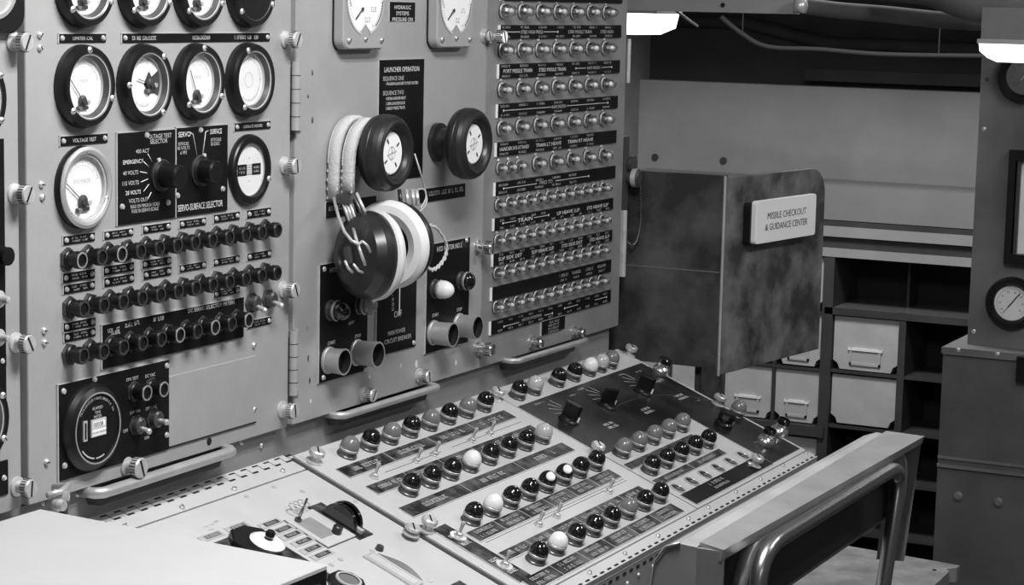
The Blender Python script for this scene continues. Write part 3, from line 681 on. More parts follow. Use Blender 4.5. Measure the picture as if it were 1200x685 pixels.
mb.tube([p0+Vector((0, -.0075, .0)), p0+d*.6+Vector((0, -.0075, 0))], .0012, 'dark_metal', 6)
mb.box(-.004, .004, -.009, .009, -.006, .004, 'dark_metal', T(*p0)); hpart(mb, 'slider')
p0, p1 = V(412, 226, -.036), V(424, 256, -.05); mb = MB(); mb.tube([p0, p0*.4+p1*.6+Vector((.004, 0, 0)), p1], .0022, 'dark_metal', 8); mb.tube([p0+Vector((.004, -.004, 0)), p1+Vector((.003, -.004, .004))], .002, 'steel', 8); hpart(mb, 'slider')
mb = MB()
for dx in (0, 8, 15, 20): mb.tube([V(468+dx, 222, -.025), V(470+dx, 240, -.03)], .0026, ['dark_metal', 'steel', 'steel', 'dark_metal'][dx//7], 8)
hpart(mb, 'slider')
mb = MB(); mb.tube([V(391, 232, -.02), V(397, 255, -.05), V(404, 272, -.08), V(412, 282, -.098), V(420, 286, -.105), V(424, 283, -.105)], .0018, 'steel', 8)
mb.tube([V(414, 268, -.07), V(418, 282, -.1), V(424, 300, -.108), V(428, 310, -.106)], .0018, 'steel', 8)
mb.tube([V(404, 305, -.104), V(408, 314, -.108), V(413, 319, -.106)], .0015, 'steel', 6); mb.tube([V(414, 309, -.104), V(420, 317, -.108), V(425, 319, -.106)], .0015, 'steel', 6)
mb.tube([V(424, 282, -.104), V(430, 287, -.108), V(434, 295, -.106)], .0015, 'steel', 6); hpart(mb, 'yoke')
def cup(c, face, tilt, lab, depth):
    # axis of the cup: local +Z points to face direction (shell outward)
    X = T(*c) @ rot('Z', tilt[1]) @ rot('Y', (pi/2 if face > 0 else -pi/2)+tilt[0])
    R0 = .051
    MB_ = MB(); MB_.lathe([(R0*.97, 0), (R0, .006), (R0*.97, .014), (R0*.86, .024), (R0*.66, .031), (R0*.42, .034), (R0*.38, .031), (0, .031)], 'shell', X, 44); hpart(MB_, 'ear_shell')
    MB_ = MB(); MB_.lathe([(R0*.97, 0), (R0*1.02, -.002), (R0*1.0, -.007), (R0*.92, -.013), (R0*.76, -.015), (R0*.56, -.010), (R0*.5, -.002), (R0*.46, .002), (0, .002)], 'cushion', X, 44, mats=['cushion']*6+['hole']*2); hpart(MB_, 'ear_cushion')
    return X
Xc = cup(tuple(PY(437, 299, -.060)), -1, (.05, -.44), 'left', 0)
mb = MB(); mb.box(-.010, .010, -.004, .004, .030, .036, 'dark_metal', Xc @ rot('Z', .3)); hpart(mb, 'pivot')
cup(tuple(PY(458, 286, -.054)), 1, (-.03, .02), 'right', 0)
# twisted cord
ctrl = [V(492, 250, -.05), V(500, 262, -.05), V(512, 267, -.05), V(523, 285, -.05), V(522, 300, -.05), V(514, 312, -.05), V(505, 316, -.05), V(498, 308, -.05)]
def smooth_path(c, n=8):
    out = []
    for i in range(len(c)-1):
        a, b_, c_, d_ = c[max(i-1, 0)], c[i], c[i+1], c[min(i+2, len(c)-1)]
        for k in range(n):
            t_ = k/n; out.append(.5*((2*b_)+(c_-a)*t_+(2*a-5*b_+4*c_-d_)*t_*t_+(3*b_-a-3*c_+d_)*t_**3))
    return out+[c[-1]]
sp = smooth_path(ctrl, 8); mb = MB()
for ph in (0, pi): mb.tube([p+Vector((cos(i*.9+ph), sin(i*.9+ph)*.6, sin(i*.9+ph)))*.0014 for i, p in enumerate(sp)], .0014, 'cord', 6)
mb.tube(smooth_path([V(486, 180, -.03), V(492, 200, -.035), V(497, 218, -.03), V(500, 235, -.03), V(494, 246, -.04), V(486, 250, -.05)], 6), .0012, 'cord', 6)
mb.tube(smooth_path([V(489, 222, -.04), V(497, 222, -.04), V(499, 232, -.04), V(493, 244, -.04)], 6), .0010, 'cord', 6)
hpart(mb, 'cord')

# ------------------------------------------------------------------ indicator strips and lamps
zs = [1.415, 1.365, 1.314, 1.262, 1.2115, 1.159, 1.1115, 1.064, 1.020, .9745]
hs_ = [.018, .018, .0185, .018, .0185, .0180, .0165, .0165, .0185, .0185]
xr = [.878, .877, .876, .872, .871, .871, .866, .866, .865, .867]
def arrow(mb, xa, xb, z, zz, gap=None):
    if gap: segs = ((xa, gap[0]), (gap[1], xb))
    else: segs = ((xa, xb),)
    for a, c in segs: mb.box(a, c, z-.0005, z+.0005, zz, zz+.0001, 'grey_ink', FP)
    for x in (xa, xb): mb.disc(.0018, zz+.0002, 'white', FP @ T(x, z), 8)
for i, (z, h, x1) in enumerate(zip(zs, hs_, xr)):
    x0 = .488-.0011*i; mb = MB(); th = .0025; zz = th+.0003
    mb.box(x0, x1, z-h, z, -.0005, th, 'plate', FP); mb.box(x0-.0022, x0, z-h-.0003, z+.0003, -.0005, th, 'dial', FP); mb.box(x0-.0022, x1, z, z+.0006, -.0005, th, 'greycap', FP)
    rnd = random.Random(i); cols = 7 if i < 6 else 12
    def row_marks(zf, a, c, hh=.0028):
        for k in range(cols):
            if a <= k < c:
                xx = .500+(.327 if cols == 7 else .342)*k/(cols-1)+.004; mb.marks(xx, z-h*zf, .026 if cols == 7 else .014, hh, 'grey_ink', zz, rnd, FP)
    if i == 1:
        row_marks(.16, 0, 7); row_marks(.85, 0, 7); arrow(mb, .500, .660, z-h*.5, zz, (.545, .615)); mb.text('STBD HIGH PRESS', .580, z-h*.5, .0048, 'grey_ink', zz, width=.066, X=FP); mb.text('STBD MISSILE TRAIN', .733, z-h*.5, .0048, 'grey_ink', zz, width=.078, X=FP); mb.text('STBD HIGH', .825, z-h*.5, .0048, 'grey_ink', zz, width=.045, X=FP)
    elif i == 2:
        row_marks(.15, 0, 7); row_marks(.86, 0, 7); mb.text('PORT MISSILE TRAIN', .540, z-h*.5, .0052, 'white', zz, width=.085, X=FP); mb.text('STBD MISSILE TRAIN', .646, z-h*.5, .0052, 'white', zz, width=.085, X=FP); arrow(mb, .722, .845, z-h*.5, zz, (.755, .81)); mb.text('RAM INDEX', .783, z-h*.5, .0046, 'grey_ink', zz, width=.045, X=FP)
    elif i == 3:
        row_marks(.18, 0, 7); row_marks(.84, 0, 7); arrow(mb, .500, .835, z-h*.5, zz, (.645, .695)); mb.text('RAM INDEX', .670, z-h*.5, .0046, 'grey_ink', zz, width=.045, X=FP)
    elif i == 4:
        row_marks(.16, 0, 6); row_marks(.86, 0, 6); mb.text('LAUNCHER SAFE ATTAINED', .535, z-h*.5, .0050, 'white', zz, width=.086, X=FP); mb.text('TRAIN LT HEAVE', .640, z-h*.5, .0050, 'white', zz, width=.08, X=FP); mb.text('TRAIN RT HEAVE', .744, z-h*.5, .0050, 'white', zz, width=.085, X=FP)
    elif i == 5:
        row_marks(.25, 0, 5, .003); row_marks(.8, 0, 5, .003); arrow(mb, .505, .775, z-h*.52, zz, (.605, .665)); mb.text('FWD TO', .635, z-h*.5, .0052, 'grey_ink', zz, width=.04, X=FP)
    elif i == 6:
        row_marks(.25, 0, 5); row_marks(.86, 0, 12); arrow(mb, .505, .645, z-h*.5, zz, (.545, .60)); mb.text('TRAIN', .572, z-h*.5, .0056, 'white', zz, width=.045, X=FP); mb.text('UP HEAVE SLIP', .710, z-h*.5, .0050, 'white', zz, width=.075, X=FP); mb.text('STD HEAVE SLIP', .81, z-h*.5, .0050, 'white', zz, width=.075, X=FP)
    elif i == 7:
        row_marks(.16, 0, 12); row_marks(.86, 0, 12)
        for s, xx in (('SUP SIDE DET', .530), ('SUP HEAVE SLIP', .630), ('STD SIDE DET', .725), ('STD HEAVE SLIP', .82)): mb.text(s, xx, z-h*.5, .0050, 'white', zz, width=.070, X=FP)
    elif i == 8:
        for xx in (.700, .742, .786, .83): mb.marks(xx, z-h*.35, .028, .004, 'grey_ink', zz, rnd, FP); mb.marks(xx, z-h*.72, .02, .003, 'grey_ink', zz, rnd, FP)
    elif i == 9:
        row_marks(.2, 0, 12); row_marks(.84, 0, 12); mb.text('HATCH POSITION', .60, z-h*.52, .0042, 'grey_ink', zz, width=.06, X=FP); arrow(mb, .515, .665, z-h*.62, zz, (.56, .64)); arrow(mb, .705, .850, z-h*.5, zz, (.75, .81))
    part(mb, 'indicator_strip', pR)
mb, x0, x1, z0, z1, zz = plate(pR, (633.4, 376.7), (660.8, 369.7), (634, 392.5), thick=.002)
for k in range(4): mb.marks((x0+x1)/2, z1-.004-.0045*k, .035, .0028, 'grey_ink', zz, X=FP)
part(mb, 'nameplate', pR)

lp = None
def indicator(x, z, lab, grp, small=False):
    global lp
    if lp is None:
        t = thing('indicator_lamp', lab, 'lamp', FP @ T(x, z, 0), grp); r = .0092; L = .019
        MB().lathe([(r*1.12, 0), (r*1.1, .0022), (r*.9, .003), (r*.85, .006), (0, .006)], 'dark_metal', n=14, mats=['dark_metal', 'steel', 'dark_metal', 'dark_metal']).build('socket', t)
        mb = MB(); mb.lathe([(r*.9, .003), (r*.98, .009), (r*.74, .0125), (r*.84, .0145), (r*.66, .0185), (r*.35, .0215), (0, .0215)], 'lens', n=12, smooth=False); mb.build('lens', t)
        mb = MB(); mb.lathe([(.002, .006), (.0026, .009), (.0042, .0135), (.0026, .0165), (0, .0175)], 'dial', n=8); mb.lathe([(.0022, .0), (.0014, .0016), (0, .002)], 'steel', T(0, .0125), n=8); mb.lathe([(.0066, .0030), (.0075, .0036), (.0040, .0050)], 'dial', n=10); mb.build('bulb', t)
        MB().lathe([(.0026, 0), (.002, .0014), (0, .002)], 'steel', T(.001, .0125), 10).build('screw', t)
        lp = t; return t
    X = FP @ T(x, z, 0)
    if small: X = X @ Matrix.Scale(.82, 4)
    return dup(lp, X @ rot('Z', 0), lab)
for i in range(1, 10):
    z = zs[i]+.0185; name = '%s lamp row from the top' % ORD[i-1]; g = 'clear indicator lamps on the right panel'
    if i < 5:
        for k in range(7): indicator(.4945+.326*k/6, z, 'clear indicator lamp, %s from the left in the %s' % (ORD[k], name), g)
    elif i == 5:
        xs = [.493, .521, .549, .603, .658, .712, .767, .821]
        for k, x in enumerate(xs): indicator(x, z, 'clear indicator lamp, %s from the left in the %s' % (ORD[k], name), g, k < 3)
    else:
        for k in range(12): indicator(.4915+.335*k/11, z-.001, 'small clear indicator lamp, %s from the left in the %s' % (ORD[k], name), g, True)

# connector and chain on the right side of the cabinet
t = thing('chained_connector', 'dark capped connector with bead chain beside the right edge of the lamp panel', 'connector', T(.93, .03, 1.16))
mb = MB(); X = Matrix.Translation(PX(738, 208, .928)) @ FP
mb.lathe([(.011, -.02), (.011, .004), (.014, .006), (.014, .014), (.009, .017), (0, .017)], 'dark_metal', X, 20, mats=['rack', 'rack', 'steel', 'dark_metal', 'dark_metal']); part(mb, 'plug', t)
mb = MB(); mb.lathe([(.009, 0), (.013, .003), (.013, .009), (0, .011)], 'dark_metal', Matrix.Translation(PX(737, 192, .930)) @ FP, 18); part(mb, 'cap', t)
mb = MB(); mb.box(.905, .925, .0, .03, 1.08, 1.20, 'rack'); mb.box(.905, .93, .0, .02, 1.02, 1.06, 'rack')
part(mb, 'bracket', t)
mb = MB(); ch = smooth_path([PX(746, 205, .934), PX(750, 212, .934), PX(751, 240, .934), PX(750, 265, .934), PX(746, 282, .934), PX(740, 287, .934), PX(734, 280, .934)], 9)
for p in ch: mb.lathe([(0, -.0018), (.0018, 0), (0, .0018)], 'chrome', Matrix.Translation(p), 6)
part(mb, 'bead_chain', t)

# ------------------------------------------------------------------ sloping desk
dk = thing('control_desk', 'sloping grey control desk below the instrument panels', 'desk', T(0, -.16, .45))
def dpart(mb, name, label=None, X=None): return part(mb, name, dk, X, label)
VF = -.347; TH = .007
# base under the panels
def slab(x0, x1, v0, v1, w0, w1, m, bev=0.0, mb=None): mb = mb or MB(); return mb.box(x0, x1, v0, v1, w0, w1, m, FD, bev)
yf = (FD @ Vector((0, VF, 0))).y; zf = (FD @ Vector((0, VF, -.006))).z
mb = MB(); slab(-.72, .912, VF, .012, -.03, -.0095, 'desk', 0, mb)
mb.box(-.72, .912, yf+.004, yf+.03, .60, zf, 'paint3'); mb.box(-.72, .912, -.14, .012, .02, .80, 'paint3'); mb.add([(.90, yf+.01, zf), (.912, yf+.01, zf), (.912, .012, .865), (.90, .012, .865), (.90, yf+.01, .60), (.912, yf+.01, .60), (.912, .012, .60), (.90, .012, .60)], [(3, 2, 1, 0), (4, 5, 6, 7), (0, 1, 5, 4), (1, 2, 6, 5), (2, 3, 7, 6), (3, 0, 4, 7)], 'paint3')
dpart(mb, 'body')
mb = slab(-.72, -.005, VF+.004, -.0245, -.0095, -.005, 'desk', .0008)
dpart(mb, 'left_panel')
mb = slab(-.72, -.005, -.0225, .012, -.0095, -.005, 'desk', .0005); dpart(mb, 'hinge_strip')
mb = MB()      # hinge slots (two staggered rows)
n = 30
for k in range(n):
    u = -.66+.655*k/(n-1)
    mb.box(u, u+.010, .0065, .0085, -.0052, -.0046, 'hole', FD)
    mb.box(u+.011, u+.021, -.0035, -.001, -.0052, -.0046, 'hole', FD)
    mb.box(u+.010, u+.011, -.0035, .0085, -.0052, -.0048, 'dark_metal', FD)
dpart(mb, 'hinge_slots')
# lamp panel and right panel
mb = slab(.0, .905, -.3275, .0, -.0095, TH*.0, 'desk', .0015)
# engraved lines below the toggles
for a, c, v in ((.085, .22, -.0755), (.25, .44, -.0745), (.09, .36, -.1075), (.20, .442, -.237), (.06, .442, -.2325)): mb.box(a, c, v-.0003, v+.0003, 0, .0003, 'ink', FD)
mb.box(.4785, .4800, -.3275, -.183, 0, .0004, 'dark_metal', FD); mb.box(.4765, .4785, -.183, -.0, 0, .0012, 'ltcap', FD)
mb.box(.776, .7775, -.320, -.183, 0, .0012, 'ltcap', FD)
dpart(mb, 'lamp_panel')
mb = slab(-.003, .908, VF+.001, -.3285, -.0095, -.001, 'desk', .001); dpart(mb, 'front_strip'); dpart(slab(-.005, -.0002, -.33, .0, -.0095, -.0035, 'dark_metal'), 'panel_edge')
mb = MB()
for k in range(46):
    u = .01+.893*k/45; mb.box(u, u+.010, VF+.003, VF+.0056, -.001, -.0006, 'hole', FD)
    mb.box(u+.004, u+.013, zf-.012, zf-.008, -yf-.004, -yf-.0035, 'hole', FP)
dpart(mb, 'front_slots')
# screws: desk strip and front strip
scr = [(148, 611.7), (215, 590), (276, 568.7), (332.7, 547.7)]
for q in scr: u, v = PD(*q); m_ = MB(); rivet(m_, 0, 0, .0034); dpart(m_, 'screw', None, FD @ T(u, v, -.005))
for cxp, cyp in ((45, 602), (210, 512), (365, 430), (508, 350), (600, 297), (730, 225), (845, 165), (950, 100), (1060, 43)):
    u, v = PD(680+cxp/4, 520+cyp/4); m_ = MB(); rivet(m_, 0, 0, .0032); dpart(m_, 'screw', None, FD @ T(u, v, -.001))
m_ = MB()
for q in ((748, 673), (765, 663), (735, 683)): p = PY(*q, yf+.004); m_.lathe([(.003, 0), (.002, .002), (0, .0022)], 'steel', FP @ T(p.x, p.z, -yf-.004), 10)
dpart(m_, 'front_rivets')
for q in ((290.7, 577), (323, 565.7), (356, 571), (446, 652), (506, 675.5), (438, 641), (401, 650.5), (390, 657), (418, 583)):
    u, v = PD(*q); m_ = MB(); m_.lathe([(.0034, 0), (.0032, .0007), (0, .0007)], 'ltcap', n=12); dpart(m_, 'screw', None, FD @ T(u, v, -.005))

def dplaque(x0, x1, v0, v1, secs, m='plaque', ink='grey_ink', z=.0003, nm='label_plate', border=True, mdens=1):
    mb = MB(); mb.box(x0, x1, v1, v0, -.001, .0012, m, FD)
    if border: mb.box(x0-.001, x0, v1, v0, -.001, .0011, 'ltcap', FD); mb.box(x0-.001, x1, v1-.0012, v1, -.001, .0011, 'ltcap', FD)
    h = v0-v1; rnd = random.Random(int(x0*1000)+int(-v0*1000))
    for k in range(1, secs):
        xx = x0+(x1-x0)*k/secs; mb.box(xx-.0004, xx+.0004, v1, v0, .0012, .0014, ink, FD)
    for k in range(secs):
        xx = x0+(x1-x0)*(k+.5)/secs; wd = (x1-x0)/secs
        if mdens: 
            for r_ in ((.5,) if mdens == 1 else (.28, .72)): mb.marks(xx, v0-h*r_, min(wd*.62, .06), h*(.34 if mdens == 1 else .24), ink, .0015, rnd, FD)
    return dpart(mb, nm)
dplaque(.022, .443, -.0445, -.0645, 4)
dplaque(.0235, .443, -.0865, -.1045, 5)
dplaque(.019, .444, -.1355, -.1560, 3)
dplaque(.054, .443, -.2085, -.2280, 6, mdens=2)
dplaque(.052, .444, -.2540, -.2690, 6)
dplaque(.021, .446, -.3015, -.3220, 6, mdens=2)
mb = MB(); mb.box(.015, .046, -.303, -.184, -.001, .0012, 'plaque', FD)
for v in (-.205, -.222, -.26, -.285): mb.marks(.030, v, .018, .005, 'white', .0015, X=FD)
mb.box(.0145, .0150, -.303, -.184, -.001, .0014, 'ltcap', FD)
dpart(mb, 'label_plate')
dplaque(.484, .719, -.2120, -.2245, 1, mdens=0)
dplaque(.485, .720, -.2560, -.2690, 2)
mb = MB(); mb.box(.489, .776, -.3215, -.297, -.001, .0013, 'plate', FD); mb.box(.4878, .489, -.322, -.2965, -.001, .0012, 'ltcap', FD); mb.box(.489, .776, -.3227, -.3215, -.001, .0012, 'ltcap', FD)
mb.marks(.60, -.3035, .05, .005, 'grey_ink', .0016, X=FD); mb.marks(.60, -.3125, .05, .004, 'grey_ink', .0016, X=FD); mb.marks(.73, -.306, .03, .004, 'grey_ink', .0016, X=FD)
dpart(mb, 'label_plate')
# dark map plate, L shaped
mb = MB(); mb.prism([(.4795, -.182), (.4795, -.047), (.893, -.047), (.893, -.320), (.779, -.320), (.779, -.182)], -.001, .0015, 'mapp', FD)
rnd = random.Random(5)
for cx_ in (.565, .690, .815):
    for k in range(5):
        a = radians(100+k*22); mb.tube([(cx_+.020*cos(a), -.092+.018*sin(a), .0017), (cx_+.045*cos(a), -.092+.036*sin(a), .0017)], .0003, 'grey_ink', 4, FD)
    for k in (0, 1): mb.marks(cx_+.026+.000*k, -.136-.008*k, .030, .0045, 'white', .0017, rnd, FD)
for (u, v, wd) in ((.53, -.055, .03), (.62, -.062, .02), (.66, -.056, .02), (.80, -.056, .02), (.85, -.062, .02), (.86, -.095, .02), (.85, -.21, .035), (.84, -.225, .03), (.83, -.275, .03), (.86, -.16, .02)): mb.marks(u, v, wd, .003, 'grey_ink', .0017, rnd, FD)
cr = [(.60+.13*cos(a)*1.6+.1, -.21+.10*sin(a)-.0, .0017) for a in [pi*(.05+.5*k/14) for k in range(15)]]
mb.tube(cr, .0002, 'greycap', 4, FD)
dpart(mb, 'map_plate')
# thumb screws on the desk
def dts(px, py, m='nickel', r=.0095, L=.016, h=8, tilt=0.0):
    u, v = PD(px, py, .010)
    mb = MB(); mb.lathe([(.010, 0), (.010, .0015), (.0055, .003), (.005, L*.5), (r*.9, L*.55), (r, L*.65), (r, L*.9), (r*.8, L), (0, L)], m, rot('Y', tilt), 20)
    mb.box(-r*.8, r*.8, -r*.1, r*.1, L, L+.0003, 'hole', rot('Z', .7)); dpart(mb, 'thumbscrew', None, FD @ T(u, v, 0))
for q in ((371, 532), (583, 460), (700.5, 524), (739.5, 409), (843.5, 467), (887, 538), (502.7, 612)): dts(*q)
dts(485, 616, 'nickel', .0095, .010)

# dome lamps --------------------------------------------------------------------------
protos = {}
CN = {'gloss': 'glossy black', 'greycap': 'grey', 'opal': 'white', 'ltcap': 'pale grey', 'lens': 'clear'}
def desk_lamp(u, v, capm, where):
    lab = '%s domed lamp cap, %s' % (CN[capm], where); X = FD @ T(u, v, 0)
    if capm not in protos: protos[capm] = dome_lamp('domed_lamp', lab, X, capm, .0113, 'domed lamps on the sloping desk', h=.0252); return protos[capm]
    return dup(protos[capm], X, lab)
R1 = [.071, .1197, .1684, .217, .266, .314, .363, .412, .511]
C1 = ['greycap', 'gloss', 'greycap', 'gloss', 'greycap', 'gloss', 'greycap', 'gloss', 'gloss']
for k, (u, c) in enumerate(zip(R1, C1)): desk_lamp(u, -.028, c, ORD[k]+' from the left in the back row of the desk')
for k, (px, py, c) in enumerate(((626.5, 461, 'ltcap'), (651.7, 450, 'gloss'), (669.6, 443, 'gloss'), (690, 438, 'opal'), (704.4, 434.5, 'ltcap'), (716, 430, 'greycap'))):
    u, v = PD(px, py); desk_lamp(u, -.029, c, ORD[k+9]+' from left in the back row of the desk')
for k, c in enumerate(['gloss']*3+['opal']+['gloss']*3+['ltcap']): desk_lamp(.069+.346*k/7, -.118, c, ORD[k]+' from the left in the second row of the desk')
for k, c in enumerate(['gloss', 'opal']+['gloss']*6):
    o = desk_lamp(.088+.336*k/7, -.195, c, ORD[k]+' from the left in the third row of the desk')
    if k in (4, 5):
        X = T(0, 0, .0125) @ rot('Z', -2.5) @ rot('Y', .62)
        MB().lathe([(.0062, .0100), (.0058, .0116), (.004, .0126), (0, .0131)], 'opal', X, 18).build('lens', o)  # white disc stands in for the bright highlight on these two caps
for k, c in enumerate(['gloss', 'opal', 'gloss', 'gloss', 'gloss', 'greycap', 'gloss', 'gloss']): desk_lamp(.085+.351*k/7, -.286, c, ORD[k]+' from the left in the front row of the desk')
for k in range(5): desk_lamp(.512+.204*k/4, -.194, 'greycap', ORD[k]+' of five just in front of the map plate')
for k in range(5): desk_lamp(.509+.199*k/4, -.240, 'gloss', ORD[k]+' from left in the short row of five')

# desk toggles ------------------------------------------------------------------------
tp = None
def desk_toggle(u, v, where, washer=False):
    global tp
    X = FD @ T(u, v, .0012 if washer else 0) @ rot('Z', random.uniform(-.3, .3)); lab = 'small steel toggle switch, '+where
    if tp is None:
        tp = thing('toggle_switch', lab, 'switch', X, 'toggle switches on the sloping desk')
        MB().lathe([(.0062, 0), (.006, .0012), (.0042, .0016), (.0040, .0045), (.0025, .0055), (0, .0055)], 'nickel', n=14).build('bushing', tp)
        MB().lathe([(.0016, 0), (.0019, .007), (.0027, .0125), (.0020, .0145), (0, .015)], 'nickel', rot('Y', -.04) @ T(0, 0, .0045), 10).build('lever', tp)
        return tp
    o = dup(tp, X, lab)
    if washer: MB().lathe([(.0105, 0), (.010, .001), (0, .001)], 'ltcap', n=20).build('washer', o)
    return o
for k, u in enumerate((.058, .157, .201, .298, .347)): desk_toggle(u, -.0765, ORD[k]+' from the left below the back row of domed lamps')
for k, u in enumerate((.177, .225, .377)): desk_toggle(u, -.2415, ORD[k]+' from the left above the front row of domed lamps')
for k, q in enumerate(((536.6, 629), (590.6, 663))): u, v = PD(*q); desk_toggle(u, v, ('upper' if k == 0 else 'lower')+' one with a pale washer on the left corner plate', True)

# push buttons (oval in view)
bp_ = None
for k in range(6):
    X = FD @ T(.507+.238*k/5, -.2855, 0); lab = 'flat round push button, %s from the left beside the front label plate' % ORD[k]
    if bp_ is None:
        bp_ = thing('flat_button', lab, 'button', X, 'flat round buttons at the right of the desk')
        MB().lathe([(.0115, 0), (.0112, .0012), (.0095, .0016), (.0090, .0008)], 'alum', n=24).build('ring', bp_); mb = MB(); mb.lathe([(.0090, .0008), (.008, .0012), (0, .0012)], 'plaque', n=24); mb.marks(0, 0, .010, .003, 'grey_ink', .0015); mb.build('cap', bp_)
    else: dup(bp_, X, lab)
# bar knobs on the map plate
for k, (u, a) in enumerate(((.565, -1.35), (.690, -.5), (.815, -1.2))):
    t = thing('bar_knob', 'black bar-shaped selector knob, %s on the dark map plate' % ('left one', 'middle one', 'right one')[k], 'knob', FD @ T(u-.040, -.104, .0015), 'bar knobs on the map plate')
    MB().lathe([(.0145, 0), (.0140, .002), (.0115, .004), (.0105, .006), (0, .006)], 'black', n=28).build('skirt', t)
    X = rot('Z', a); MB().prism([(-.0115, -.0038), (.008, -.0038), (.012, 0), (.008, .0038), (-.0115, .0038)], .004, .026, 'black', X, bev=.0012).build('grip', t)
    MB().box(.0115, .014, -.0008, .0008, .003, .010, 'white', X).build('pointer_line', t)
# jewel posts at the right border
for q, lab in (((773.6, 437), 'clear-based jewel lamp with black top at the back corner of the map plate'), ((896, 520), 'left clear-based jewel lamp with dark top near the right front corner'), ((912, 508), 'right clear-based jewel lamp with dark top near the right front corner')):
    u, v = PD(*q); t = thing('jewel_lamp', lab, 'lamp', FD @ T(u, v, .0015), 'clear-based jewel lamps')
    MB().lathe([(.0135, 0), (.0135, .005), (.012, .008), (.009, .011), (.009, .016)], 'chrome', n=24).build('base', t); MB().lathe([(.0095, .016), (.0098, .022), (.0085, .0235), (0, .0235)], 'gloss', n=20).build('cap', t)
u, v = PD(847, 499); t = thing('round_knob', 'black knob on the right border of the map plate', 'knob', FD @ T(u, v, .0015)); MB().lathe([(.014, 0), (.0135, .005), (.011, .007), (.0125, .012), (.0125, .019), (.010, .022), (0, .022)], 'gloss', n=28).build('grip', t); MB().box(-.002, .002, .004, .0135, .0215, .0225, 'black').build('pointer', t)  # round black knob with a raised pointer
u, v = PD(861.4, 488); dome_lamp('domed_lamp', 'grey round lamp beside the black knob on the right border', FD @ T(u, v, .0015), 'greycap', .0113, 'domed lamps on the sloping desk', h=.026)

# ------------------------------------------------------------------ items on the left desk panel
def dpoly(pix, off=0.0): return [PD(*q, off) for q in pix]
WL = -.005
mb = MB(); pl = [PD(*q) for q in ((300, 614), (367.5, 654))]; u0, v0 = pl[0]
x0_, v0_ = PD(300, 614); x1_, v1_ = PD(367.5, 654)
mb.box(x0_-.10, x0_, v1_-.03, v0_, WL, WL+.0015, 'plaque', FD); mb.box(x0_, x0_+.0012, v1_-.03, v0_, WL, WL+.0012, 'ltcap', FD); mb.marks(x0_-.05, v0_-.02, .05, .008, 'grey_ink', WL+.0017, X=FD); dpart(mb, 'dial_plate')
for q in ((319, 608.5), (333, 615.5), (343.5, 622), (357, 629.5), (367.5, 638), (379.5, 645), (250, 623), (280, 612.5)):
    u, v = PD(*q); mb = MB(); mb.box(u-.020, u+.018, v-.0048, v+.0048, WL, WL+.0008, 'ltcap', FD); mb.box(u-.012, u+.014, v-.003, v+.003, WL, WL+.001, 'dark_metal' if q[0] > 300 else 'greycap', FD); mb.marks(u, v, .018, .003, 'grey_ink', WL+.0012, X=FD); mb.lathe([(.0018, 0), (0, .001)], 'steel', FD @ T(u-.016, v, WL+.0008), 8); dpart(mb, 'label_plate')
mb = MB()
for q in ((243, 612), (250, 609.5), (255, 606), (249, 615)): u, v = PD(*q); mb.marks(u, v, .008, .0025, 'soft_ink', WL+.0003, X=FD)
dpart(mb, 'engraved_marks')
u, v = PD(311, 641)
t = thing('dial_knob', 'black octagonal dial with white skirt and small black knob on the left desk', 'knob', FD @ T(u, v, WL+.0015))
oc = [(.027*cos(pi/8+k*pi/4)*1.05, .027*sin(pi/8+k*pi/4)) for k in range(8)]
MB().prism([(a-.004, c+.012) for a, c in oc], 0, .009, 'black', bev=.002).build('housing', t)
MB().lathe([(.0185, .008), (.0192, .0105), (.016, .0125), (.009, .014), (0, .014)], 'opal', n=36).build('skirt', t); MB().lathe([(.0050, .0135), (.0045, .016), (.0052, .018), (.0052, .0215), (.004, .023), (0, .023)], 'gloss', n=20).build('grip', t)
# inset tray with small knob
q = [PD(*p) for p in ((334, 605), (390, 635.5), (417, 623), (362, 594))]
ua, ub = q[0][0], q[2][0]; va, vb = q[0][1], q[1][1]
t = thing('access_plate', 'small light access plate with a black knob on the left desk', 'plate', FD @ T((ua+ub)/2, (va+vb)/2, WL))
mb = MB(); W, H = (ub-ua)/2, abs(va-vb)/2; mb.box(-W, W, -H, H, 0, .0018, 'desk', bev=.0006); mb.box(-W-.001, -W, -H, H, 0, .0006, 'ink'); mb.box(-W, W, -H-.001, -H, 0, .0006, 'ink'); mb.box(-W*.75, W*.3, -H*.55, H*.65, .0018, .0021, 'alum'); mb.build('plate', t)
u, v = PD(395, 621); MB().lathe([(.0055, 0), (.0055, .008), (.004, .0092), (0, .0092)], 'rubber', n=18).build('knob', t, T(u-(ua+ub)/2, v-(va+vb)/2, .0018))
mb = MB(); u, v = PD(354, 598)
for k, dx in enumerate((-.008, .001, .009)): mb.tube([(u+dx+.007*cos(a), v+.006+.007*sin(a), .004) for a in [2*pi*j/14 for j in range(14)]], .0007, 'nickel', 6, FD, closed=True)
mb.tube([(u-.022, v-.010, .003), (u+.022, v+.010, .004)], .0014, 'dark_metal', 8, FD); mb.cyl(.004, 0, .005, 'dark_metal', FD @ T(u-.02, v-.009, WL), 10); o = dpart(mb, 'wire_clip')
